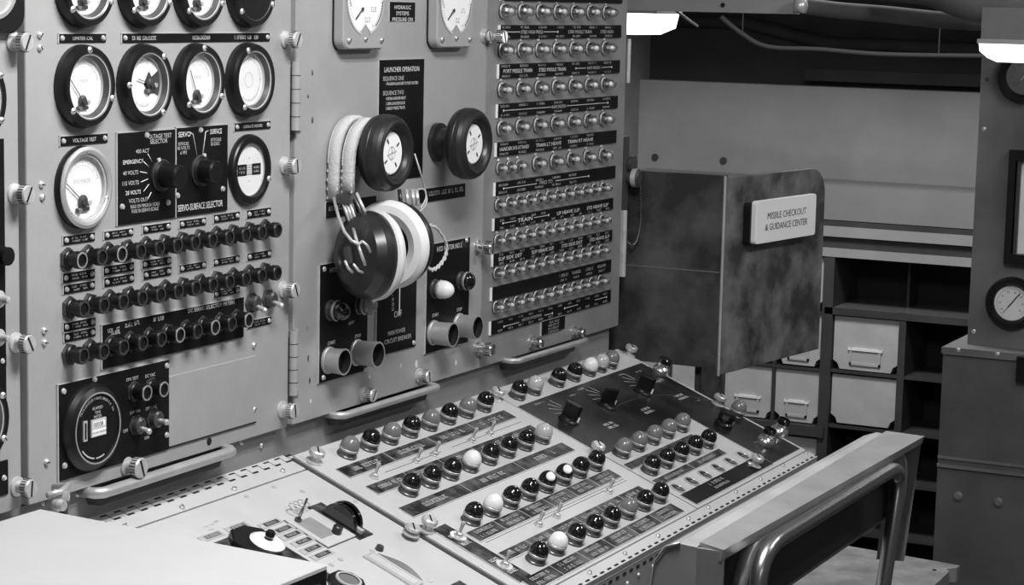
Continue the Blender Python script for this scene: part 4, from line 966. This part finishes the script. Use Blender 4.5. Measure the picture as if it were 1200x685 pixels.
# thumb wheel
u, v = PD(402, 607)
t = thing('thumbwheel', 'large black double thumbwheel rising from a slot in the left desk', 'wheel', FD @ T(u, v, WL))
mb = MB(); mb.box(-.014, .014, -.034, .038, 0, .0012, 'plaque'); mb.build('slot_plate', t)
for dx in (-.006, .006):
    MB().lathe([(.0215, -.0022), (.0228, -.0012), (.0228, .0012), (.0215, .0022), (.016, .0024), (0, .003)], 'gloss', T(dx, 0, .000) @ rot('Y', pi/2), 44).build('wheel', t) if dx > 0 else MB().lathe([(0, -.0022), (.0215, -.0022), (.0228, -.0012), (.0228, .0012), (.0215, .0022), (0, .0024)], 'gloss', T(dx, 0, .000) @ rot('Y', pi/2), 44).build('wheel', t)
MB().box(-.003, .003, -.028, -.018, .001, .005, 'ltcap').build('spacer', t)
# octagonal knob at the bottom edge
u, v = PD(407, 683); t = thing('octagonal_knob', 'octagonal black knob with grey centre cut by the bottom edge', 'knob', FD @ T(u, v, WL))
MB().prism([(.021*cos(pi/8+k*pi/4), .021*sin(pi/8+k*pi/4)) for k in range(8)], 0, .009, 'black', bev=.002).build('grip', t); MB().lathe([(.0145, .009), (.0142, .0105), (.0115, .0105), (.0112, .0095), (0, .0095)], 'ltcap', n=28, mats=['ltcap', 'ltcap', 'black', 'greycap']).build('centre', t)
# slider window with curved scale
u, v = PD(462, 663.5); t = thing('slide_control', 'narrow translucent slide cover beside a curved slot on the left desk', 'control', FD @ T(u, v, WL))
MB().box(-.010, .010, -.034, .034, 0, .0022, 'ltcap', bev=.0006).box(-.006, .006, -.03, .03, .0022, .0026, 'desk').build('cover', t)
MB().prism([(.016+.012*sin(pi*k/12), -.030+.060*k/12) for k in range(13)], 0, .0006, 'greycap').build('scale', t)
u, v = PD(446, 639); m_ = MB(); m_.lathe([(.005, 0), (.004, .005), (0, .006)], 'dark_metal', FD @ T(u, v, WL), 12); dpart(m_, 'stud')
u, v = PD(535, 684); m_ = MB(); m_.box(u-.02, u+.02, v-.006, v+.006, WL, WL+.001, 'plaque', FD); dpart(m_, 'label_plate')

# ------------------------------------------------------------------ white-topped case at the lower left
c0, c1, c2, c3 = PZ(47, 597, .92), PZ(383, 662, .92), PZ(335, 685, .92), PZ(0, 612, .92)
dv = (c1-c0); ax = Vector((-1, .02, 0)).normalized()
t = thing('writing_case', 'pale flat-topped dark-sided case in the lower left foreground', 'case', T(-.65, -.2, .80))
A, B = c0, c1; Cc = c1+ax*.30; D_ = c0+ax*.30
def case_mesh(zt, zb0, zb1, inset, m, mb=None):
    mb = mb or MB(); vs = [Vector((p.x, p.y, zt)) for p in (A, B, Cc, D_)]
    zz_ = (zb0, zb1, zb1, zb0); vs += [Vector((p.x, p.y, z)) for p, z in zip((A, B, Cc, D_), zz_)]
    return mb.add(vs, [(3, 2, 1, 0), (4, 5, 6, 7), (0, 1, 5, 4), (1, 2, 6, 5), (2, 3, 7, 6), (3, 0, 4, 7)], m)
mb = case_mesh(.9165, .869, .744, 0, 'black'); 
for k in range(3): p = B+ax*(.012+.10*k); mb.lathe([(.003, 0), (.002, .002), (0, .0025)], 'steel', FP @ T(p.x, .903, -p.y), 10)
part(mb, 'sides', t)
mb = MB(); vs = []
for z, ins in ((.9165, 0), (.9195, .0), (.921, .0015)):
    for p, sx, sy in ((A, -1, -1), (B, -1, 1), (Cc, 1, 1), (D_, 1, -1)): vs.append((p.x+sx*ins, p.y+sy*ins, z))
mb.add(vs, [(3, 2, 1, 0), (8, 9, 10, 11)]+[(k*4+i, k*4+(i+1) % 4, (k+1)*4+(i+1) % 4, (k+1)*4+i) for k in range(2) for i in range(4)], 'paper'); part(mb, 'lid', t)

# ------------------------------------------------------------------ chair
ch = thing('chair', 'steel-framed chair with a padded back in front of the desk', 'chair', T(-.1, -.55, 0))
zt = .95; xa, xb = -.389, .172
mb = MB()     # top rail, tapering, with end drop
mb.add([(xa+.006, -.645, zt), (xa, -.669, zt-.002), (xb+.002, -.679, zt-.002), (xb-.008, -.640, zt+.001), (xa+.006, -.645, zt-.02), (xa, -.667, zt-.012), (xb, -.677, zt-.010), (xb-.008, -.640, zt-.02)],
       [(0, 3, 2, 1)[::-1], (4, 5, 6, 7)[::-1], (0, 1, 5, 4), (1, 2, 6, 5), (2, 3, 7, 6), (3, 0, 4, 7)], 'chairm'); part(mb, 'top_rail', ch)
mb = MB()     # end plates
def endplate(x, y0, y1, m, zb=.78):
    mb.box(x-.002, x+.002, y0, y1, zb, zt-.004, m)
endplate(xa+.003, -.668, -.645, 'chairm'); part(mb, 'end_plate', ch)
p1 = PY(1060, 592, -.665)
mb = MB(); mb.add([(xb, -.677, zt-.003), (xb-.008, -.645, zt-.003), (p1.x-.01, -.640, p1.z-.06), (p1.x-.002, -.668, p1.z-.06)], [(0, 1, 2, 3)], 'paint3'); part(mb, 'end_plate', ch)
mb = MB()     # dark pan behind the tube
zb = .868
mb.box(xa+.006, xb-.012, -.650, -.646, zb-.005, zt-.004, 'panback'); part(mb, 'back_pan', ch)
mb = MB()     # padded front
n = 12; vs = []
for x in (xa-.004, xb-.03):
    for k in range(n+1):
        a = pi*k/n; vs.append((x, -.625+.022*sin(a)-.022, (zt-.004)*(1)-.040*(1-cos(a))*0-(.0 if k < n/2 else 0) - .0))
vs = []
prof = [(-.645, zt-.002), (-.630, zt-.001), (-.617, zt-.006), (-.608, zt-.020), (-.604, zt-.05), (-.604, zb), (-.612, zb-.012), (-.646, zb-.012)]
for x in (xa, xa+.006, xb-.012, xb-.006):
    s_ = .97 if x in (xa, xb-.006) else 1.0
    for y, z in prof: vs.append((x, -.645+(y+.645)*s_, .91+(z-.91)*s_))
m8 = len(prof); fs = [tuple(range(m8)), tuple(range(3*m8, 4*m8))[::-1]]
for k in range(3):
    for i in range(m8): j = (i+1) % m8; fs.append((k*m8+i, (k+1)*m8+i, (k+1)*m8+j, k*m8+j))
mb.add(vs, fs, 'pad', False); 
mb.tube([(xa-.001, y-.0, z) for y, z in prof[1:6]], .0012, 'chairm', 6); part(mb, 'back_cushion', ch)
def bent(pts, r=.02, n=6):
    out = [pts[0]]
    for i in range(1, len(pts)-1):
        a, b_, c_ = pts[i-1], pts[i], pts[i+1]; d1 = (a-b_).normalized()*min(r, (a-b_).length*.45); d2 = (c_-b_).normalized()*min(r, (c_-b_).length*.45)
        for k in range(n+1): t_ = k/n; out.append((b_+d1)*(1-t_)**2+b_*2*t_*(1-t_)+(b_+d2)*t_*t_)
    return out+[pts[-1]]
yT = -.680
ptL, ptR = PY(893, 638, yT), PY(1056, 547, yT)
zr = (ptL.z+ptR.z)/2
tubep = bent([Vector((ptL.x-.030, yT+.02, .44)), Vector((ptL.x-.012, yT, zr-.06)), Vector((ptL.x, yT, zr+.001)), Vector((ptR.x, yT, zr-.001)), Vector((ptR.x-.02, yT, zr-.06)), Vector((ptR.x-.12, yT+.02, .44))], .048, 10)
mb = MB(); mb.tube(tubep, .0078, 'tubing', 14); part(mb, 'back_tube', ch)
mb = MB(); t2 = bent([PY(858, 720, -.662), PY(878, 634, -.662), Vector((xb-.02, -.662, PY(878, 634, -.662).z)), Vector((xb-.03, -.662, .86))], .045, 10); mb.tube(t2, .0075, 'chairm', 14); part(mb, 'pan_flange', ch)
mb = MB(); mb.box(xa+.05, xb-.05, -.62, -.24, .425, .455, 'pad', bev=.01); part(mb, 'seat', ch)
for sx in (ptL.x-.03, ptR.x-.12):
    mb = MB(); mb.tube([Vector((sx, yT+.02, .44)), Vector((sx, yT+.0, .0))], .0078, 'chrome', 10); part(mb, 'leg', ch)
    mb = MB(); mb.tube(bent([Vector((sx, yT+.02, .42)), Vector((sx, -.25, .42)), Vector((sx, -.22, 0))], .03), .0078, 'chrome', 10); part(mb, 'leg', ch)
for q in ((847, 661), (848, 672)): 
    p = PY(*q, -.652); mb = MB(); mb.lathe([(.004, 0), (.003, .002), (0, .003)], 'chrome', FP @ T(p.x, p.z, .650), 10); part(mb, 'screw', ch)

# ------------------------------------------------------------------ bench beyond the chair
bn = thing('bench', 'low dark wooden bench board with worn edge beyond the chair', 'bench', T(1.3, -.2, 0))
cA = PZ(1125, 662, .45)
poly = [(.95, -.373), (cA.x-.135, -.373), (cA.x-.05, -.371), (cA.x-.035, -.362), (cA.x-.018, -.376), (cA.x, cA.y), (cA.x+.035, -.10), (cA.x+.05, .05), (.95, .05)]
part(MB().prism(poly, .425, .45, 'wood'), 'board', bn)
p = PZ(1095, 667, .451); part(MB().cyl(.004, 0, .0015, 'hole', T(p.x, p.y, .4495), 10), 'bolt', bn)
for x in (1.0, 1.48):
    for y in (-.33, .0): part(MB().box(x-.015, x+.015, y-.015, y+.015, 0, .425, 'rack'), 'leg', bn)

# ------------------------------------------------------------------ folding partition with the sign
fo = thing('folding_partition', 'scratched dark steel folding partition between the lamp panel and rack', 'partition', T(.95, -.145, .85))
xl = .95; yr = -.145
def to3(y, z, x=xl): return (x, y, z)
def rrect(a0, a1, z0, z1, r, corners):   # corners: set of 'tl','tr','bl','br' to round
    out = []
    for key, cx_, cz_, st in (('br', a1, z0, -pi/2), ('tr', a1, z1, 0), ('tl', a0, z1, pi/2), ('bl', a0, z0, pi)):
        if key in corners:
            ox = cx_-r if key in ('br', 'tr') else cx_+r; oz = cz_+r if key in ('br', 'bl') else cz_-r
            for k in range(6): a = st+k*pi/10; out.append((ox+r*cos(a), oz+r*sin(a)))
        else: out.append((cx_, cz_))
    return out
Fx = Matrix(((0, 0, -1, xl), (-1, 0, 0, 0), (0, 1, 0, 0), (0, 0, 0, 1)))
part(MB().prism(rrect(-.06, -yr, .856, 1.147, .01, ()), -.012, 0, 'scratch', Fx, bev=.001).box(-.05, -yr-.003, 1.0015, 1.003, 0, .0005, 'greycap', Fx), 'left_leaf', fo)
a8 = radians(8); dx = Vector((cos(a8), -sin(a8), 0)); nn = Vector((-sin(a8), -cos(a8), 0))
FL = Matrix(((dx.x, 0, nn.x, xl), (dx.y, 0, nn.y, yr), (0, 1, 0, 0), (0, 0, 0, 1)))
part(MB().prism(rrect(.004, .335, .846, 1.143, .045, ('tr',)), -.010, 0, 'scratch2', FL, bev=.001), 'right_leaf', fo)
part(MB().cyl(.0022, .846, 1.147, 'railm', T(xl-.001, yr-.001), 12), 'corner_strip', fo)
part(MB().box(xl-.012, xl+.02, yr-.0, yr+.022, .42, .87, 'scratch').box(xl+.02, xl+.05, yr+.03, yr+.045, .42, .86, 'rack'), 'post', fo)
def LL(px, py): 
    w_ = hit(px, py, Vector((xl, yr, 0))+nn*.02, nn); return (w_-Vector((xl, yr, 0))).dot(dx), w_.z
sg = thing('sign', 'white sign reading MISSILE CHECKOUT & GUIDANCE CENTER on the partition', 'sign', FL @ T(0, 0, 0))
(sx0, sz1), (sx1, _), (_, sz0) = LL(887, 236), LL(957, 232), LL(888, 286)
mb = MB().prism(rrect(sx0, sx1, sz0, sz1, .005, ('tl', 'tr', 'bl', 'br')), .012, .020, 'sign', bev=.001)
MB().prism(rrect(sx0-.004, sx1-.003, sz0-.002, sz1-.003, .005, ('tl', 'tr', 'bl', 'br')), 0, .012, 'black').build('backing', sg)
zc = (sz0+sz1)/2; mb.text('MISSILE CHECKOUT', (sx0+sx1)/2, zc+.0085, .0105, 'ink', .0205, width=(sx1-sx0)*.64); mb.text('& GUIDANCE CENTER', (sx0+sx1)/2, zc-.0085, .0105, 'ink', .0205, width=(sx1-sx0)*.70); mb.build('face', sg)

# ------------------------------------------------------------------ rack of bins
XR = 2.8
rk = thing('storage_rack', 'dark steel storage rack of pale bins and open shelves at the back wall', 'rack', T(2.9, .3, 0))
def py_(px, py): p = PX(px, py, XR); return -p.y, p.z      # local (-y, z)
FR = Matrix(((0, 0, -1, XR), (-1, 0, 0, 0), (0, 1, 0, 0), (0, 0, 0, 1)))
Lx, Rx = -.85, .30     # local extents (-y)
zsh = .697; zr1 = .545; zr2 = .415
xp = -.285              # thick post (px ~976)
def rb(x0, x1, z0, z1, m='rack', z_=(0, .006)): return MB().box(x0, x1, z0, z1, z_[0]-.0, z_[1], m, FR)
part(MB().box(Lx, Rx, .02, .82, -.19, -.18, 'gap', FR), 'back_panel', rk)
part(rb(Lx, Rx, .818, .838, 'railm', (-.02, .010)), 'top_rail', rk); part(rb(Lx, Rx, .838, .866, 'rack', (-.02, .0)), 'top_rail', rk)
part(rb(Lx, Rx, .866, .890, 'railm', (-.02, .012)), 'top_rail', rk); part(rb(Lx, Rx, .890, .902, 'rack', (-.02, .006)), 'top_rail', rk)
part(MB().box(Lx, Rx, .8180, .828, -.19, 0, 'rack', FR).box(Lx, Rx, .904, .984, -.195, -.004, 'wall2', FR), 'top_board', rk)
part(MB().box(xp-.012, Rx, zsh-.016, zsh, -.19, .008, 'rack', FR).box(xp-.012, Rx, zsh-.002, zsh+.0005, -.19, -.001, 'greycap', FR), 'shelf', rk)
for x in (xp, ): part(MB().box(x-.018, x+.008, .02, .82, -.18, .008, 'rack', FR), 'post', rk)
part(MB().box(-.115, -.098, .02, zsh, -.18, .006, 'rack', FR), 'post', rk)
part(MB().box(-.130, -.124, zsh, .818, -.18, -.10, 'rack', FR), 'divider', rk)
for x in (-.42, -.55, -.69): part(MB().box(x-.004, x+.004, .02, .82, -.18, .002, 'rack', FR), 'post', rk)
for z in (.548, .545-.13, .29, .16): part(MB().box(xp, Rx, z-.006, z, -.18, .004, 'rack', FR), 'shelf', rk)
for z in (.545, .683): part(MB().box(Lx, xp, z-.006, z, -.18, .003, 'rack', FR), 'shelf', rk)
part(MB().box(Lx, xp, .383, .408, -.18, .016, 'rack', FR), 'shelf', rk)
part(MB().box(Lx, xp, .20, .206, -.18, .006, 'rack', FR), 'shelf', rk)
part(MB().box(Rx-.01, Rx, .02, .82, -.18, .004, 'rack', FR), 'post', rk)
bp2 = None
def bin_(x0, x1, z0, z1, lab, frame=True):
    t = thing('storage_bin', lab, 'bin', FR @ T(x0, z0, -.004), 'pale storage bins in the rack')
    W = x1-x0; H = z1-z0
    c = .016
    MB().prism([(c, 0), (W-c, 0), (W-c*.7, c*.8), (W, c*1.3), (W, H), (0, H), (0, c*1.3), (c*.7, c*.8)], -.12, .0, 'bin', bev=.001).build('front', t)
    if frame:
        mb = MB(); fx0, fx1, fz0, fz1 = W*.26, W*.74, H*.10, H*.42
        mb.box(fx0, fx1, fz0, fz0+.006, 0, .004, 'bin'); mb.box(fx0, fx0+.005, fz0, fz1, 0, .004, 'bin'); mb.box(fx1-.005, fx1, fz0, fz1, 0, .004, 'bin'); mb.box(fx0-.004, fx1+.004, fz1-.006, fz1, 0, .005, 'dial'); mb.box(fx0+.005, fx1-.005, fz0+.006, fz1-.006, 0, .0015, 'ltcap'); mb.build('label_holder', t)
    return t
bin_(xp+.010, -.117, .5505, .678, 'pale bin with label holder in the upper row right of the thick post')
bin_(xp+.010, -.117, .420, .537, 'pale bin without a visible label holder, lower row right of the thick post', False)
bin_(-.416, xp-.020, .4105, .537, 'pale bin in the lower row just left of the thick post')
bin_(-.546, -.424, .4105, .537, 'pale bin in the lower row below the right end of the partition')
bin_(-.686, -.554, .4105, .537, 'pale bin seen just right of the partition post')
bin_(-.84, -.694, .4105, .537, 'pale bin seen below the partition left of its post')
bin_(-.416, xp-.020, .549, .675, 'pale bin in the middle row beside the partition edge'); bin_(-.546, -.424, .549, .675, 'pale bin in the middle row hidden behind the partition')
bin_(-.416, xp-.020, .687, .812, 'pale bin in the top row beside the open shelf')
bin_(-.546, xp-.020, .208, .375, 'wide pale bin under the thick shelf rail, behind the desk corner', False)

# ------------------------------------------------------------------ column with gauges and lower cabinet
XC = 1.75
cl = thing('equipment_column', 'dull grey steel equipment column at the right edge', 'column', T(1.9, -.5, 0))
FC = Matrix(((0, 0, -1, XC), (-1, 0, 0, 0), (0, 1, 0, 0), (0, 0, 0, 1)))
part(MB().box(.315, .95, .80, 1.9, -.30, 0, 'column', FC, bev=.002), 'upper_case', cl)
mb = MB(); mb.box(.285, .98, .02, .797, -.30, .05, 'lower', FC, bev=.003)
part(mb, 'lower_case', cl)
part(MB().box(.283, .985, .790, .803, -.30, .055, 'column', FC, bev=.002), 'ledge', cl)
part(MB().box(.286, .98, .585, .590, .05, .056, 'column', FC).box(.286, .98, .600, .605, .05, .053, 'column', FC), 'ridge', cl)
for q, m in (((1123, 581), 'lower'), ((1170, 588), 'lower')):
    p = PX(*q, XC-.05); part(MB().lathe([(.009, 0), (.009, .003), (.005, .006), (0, .006)], 'column', FC @ T(-p.y, p.z, .05), 12), 'bolt', cl)
for q in ((1123, 409), (1169, 414)): p = PX(*q, XC-.055); part(MB().lathe([(.004, 0), (0, .003)], 'steel', FC @ T(-p.y, p.z-.001, .055), 10), 'bolt', cl)
for q in ((1157, 93), (1153, 151), (1141, 388)): p = PX(*q, XC); part(MB().lathe([(.004, 0), (0, .002)], 'dark_metal' if q[1] == 93 else 'steel', FC @ T(-p.y, p.z, 0), 10), 'bolt', cl)
p = PX(1197, 430, XC-.05); part(MB().box(-.006, .05, -.025, .02, 0, .014, 'black', FC @ T(-p.y, p.z, .05)), 'handle', cl)
def col_gauge(px, py, R0, lab, dialm, na):
    p = PX(px, py, XC-.012); t = thing('wall_gauge', lab, 'gauge', FC @ T(-p.y, p.z, 0), 'gauges on the equipment column')
    MB().lathe([(R0, 0), (R0, .008), (R0*.93, .016), (R0*.78, .016), (R0*.68, .010), (R0*.66, .006)], 'black', n=36).build('bezel', t)
    mb = MB(); mb.disc(R0*.68, .006, dialm, n=36); ticks(mb, R0*.58, 40, .0062, a0=-.25*pi, a1=1.25*pi, m='ink', wd=.0003)
    for k in range(8): a = -.2*pi+1.4*pi*k/7; mb.marks(R0*.43*cos(a), R0*.43*sin(a), .005, .0035, 'ink', .0062)
    mb.build('dial', t)
    MB().box(-R0*.2, R0*.5, -.0011, .0011, .0065, .0072, 'ink' if dialm == 'dial' else 'white', rot('Z', na)).box(-R0*.5, 0, -.0005, .0005, .0065, .0072, 'ink', rot('Z', na)).build('needle', t)
    MB().disc(R0*.7, .011, 'glass', n=36).build('glass', t)
col_gauge(1184.5, 355.5, .047, 'black-rimmed gauge with white dial above the ledge of the column', 'dial', radians(52))
col_gauge(1199, 90, .047, 'black-rimmed dark-faced gauge below the hanging lamp at right', 'greycap', radians(50))
pa, pb = PX(1186, 175, XC), PX(1186, 308, XC)
t = thing('framed_panel', 'dark-framed white panel cut by the right edge between two gauges', 'frame', FC @ T(-pa.y, pb.z, 0))
H = pa.z-pb.z; MB().box(0, .012, 0, H, 0, .02, 'black').box(.012, .20, 0, .018, 0, .02, 'black').box(.012, .20, H-.018, H, 0, .02, 'black').box(.20, .212, 0, H, 0, .02, 'black').box(.014, .020, .018, H-.018, 0, .012, 'dark_metal').build('frame', t); MB().box(.020, .20, .018, H-.018, 0, .004, 'dial').build('face', t)

# ------------------------------------------------------------------ overhead: beam, pipes, lamps
bm = MB(); XBm = 1.35
def pxr(px, py, x): p = PX(px, py, x); return p
a, c = PX(738, 12, XBm), PX(930, 12, XBm)
bt = thing('overhead_beam', 'pale grey overhead beam end above the back passage', 'beam', T(XBm, 0, 1.4))
part(MB().box(-.9, -c.y, a.z, a.z+.10, -.03, 0, 'railm', Matrix(((0, 0, -1, XBm), (-1, 0, 0, 0), (0, 1, 0, 0), (0, 0, 0, 1)))), 'web', bt)
for px in (847,): p = PX(px, 6, XBm); part(MB().cyl(.004, 0, .001, 'hole', Matrix.Translation(p) @ FXP, 12), 'bolt_hole', bt)
p = PX(936, 7, XBm-.01); part(MB().tube([p+Vector((0, .006, 0)), p+Vector((0, -.012, 0))], .012, 'steel', 10), 'end_bolt', bt)
t = thing('overhead_pipe', 'dark grey overhead pipe sloping to the right column', 'pipe', T(1.5, 0, 1.4))
part(MB().tube(smooth_path([PX(930, 5, 1.5), PX(980, 12, 1.5), PX(1040, 17, 1.5), PX(1110, 24, 1.5), PX(1200, 28, 1.5)], 6), .0145, 'lagging', 14), 'pipe', t)
t = thing('overhead_duct', 'fat dark curved duct in the top right corner', 'duct', T(1.45, -.4, 1.45))
part(MB().tube(smooth_path([PX(1020, -22, 1.40), PX(1090, -14, 1.40), PX(1140, 3, 1.40), PX(1200, 8, 1.40), PX(1270, 0, 1.40)], 7), .030, 'lagging', 18), 'duct', t)
t = thing('rear_pipe', 'dim bent pipe under the dark upper wall', 'pipe', T(2.2, .2, 1.3))
part(MB().tube(smooth_path([PX(845, 20, 2.6), PX(870, 40, 2.6), PX(900, 55, 2.6), PX(960, 58, 2.6), PX(1040, 64, 2.6), PX(1175, 66, 2.6)], 6), .006, 'gap', 10), 'pipe', t)
for q in ((870, 40), (1100, 65)): p = PX(*q, 2.6); part(MB().cyl(.002, p.z, 1.60, 'gap', T(p.x, p.y), 8), 'hanger', t)
t = thing('lamp_wire', 'thin pale rod slanting down beside the small bright lamp', 'rod', T(1.35, .1, 1.4))
part(MB().tube([PX(788, 10, 1.38), PX(818, 31, 1.38)], .0022, 'railm', 8), 'rod', t)
# unseen box added over the passage to shade the top of the back wall
tag(MB().box(2.35, 3.06, -2.2, .88, 1.60, 2.1, 'hull_shade').build('shade_box_1'), kind='structure')
# fluorescent fixtures
def fixture(x, y0, y1, zt_, zb_, lab, h, taper):
    t = thing('fluorescent_lamp', lab, 'lamp', T(x, (y0+y1)/2, zt_+h), 'hanging fluorescent lamps')
    Fm = Matrix(((0, 0, -1, x), (-1, 0, 0, 0), (0, 1, 0, 0), (0, 0, 0, 1)))
    part(MB().box(y0+.002, y1, zt_+.005, zt_+h, -.11, -.003, 'column', Fm), 'housing', t); part(MB().box(y0-.002, y1, zt_-.001, zt_+.006, -.116, .003, 'railm', Fm), 'rim', t)
    part(MB().prism([(y0, zt_-.001), (y0+.002, zt_-(zt_-zb_)*.45), (y0+taper*.5, zb_+.006), (y0+taper, zb_), (y1, zb_), (y1, zt_-.001)][::-1], -.113, 0, 'lamp', Fm), 'diffuser', t)
p = PX(1147, 50, 1.30); fixture(1.30, -p.y, -p.y+.60, p.z, PX(1180, 73, 1.30).z, 'bright hanging fluorescent lamp in front of the right column', .055, .03)
p = PX(768, 16, 1.45); q_ = PX(768, 40, 1.45)
t = thing('fluorescent_lamp', 'small bright lamp end beyond the right edge of the lamp panel', 'lamp', T(1.45, .3, 1.4), 'hanging fluorescent lamps')
Fm = Matrix(((0, 0, -1, 1.45), (-1, 0, 0, 0), (0, 1, 0, 0), (0, 0, 0, 1)))
part(MB().prism([(-.80, p.z), (-.80, q_.z-.004), (-p.y-.035, q_.z-.002), (-p.y-.006, q_.z+.010), (-p.y, p.z)], -.11, 0, 'lamp', Fm), 'diffuser', t)
part(MB().box(-.80, -p.y+.004, p.z, p.z+.012, -.115, .003, 'railm', Fm), 'housing', t)
part(MB().box(-.6, -.57, p.z+.01, 2.1, -.06, -.04, 'column', Fm), 'hanger', t)
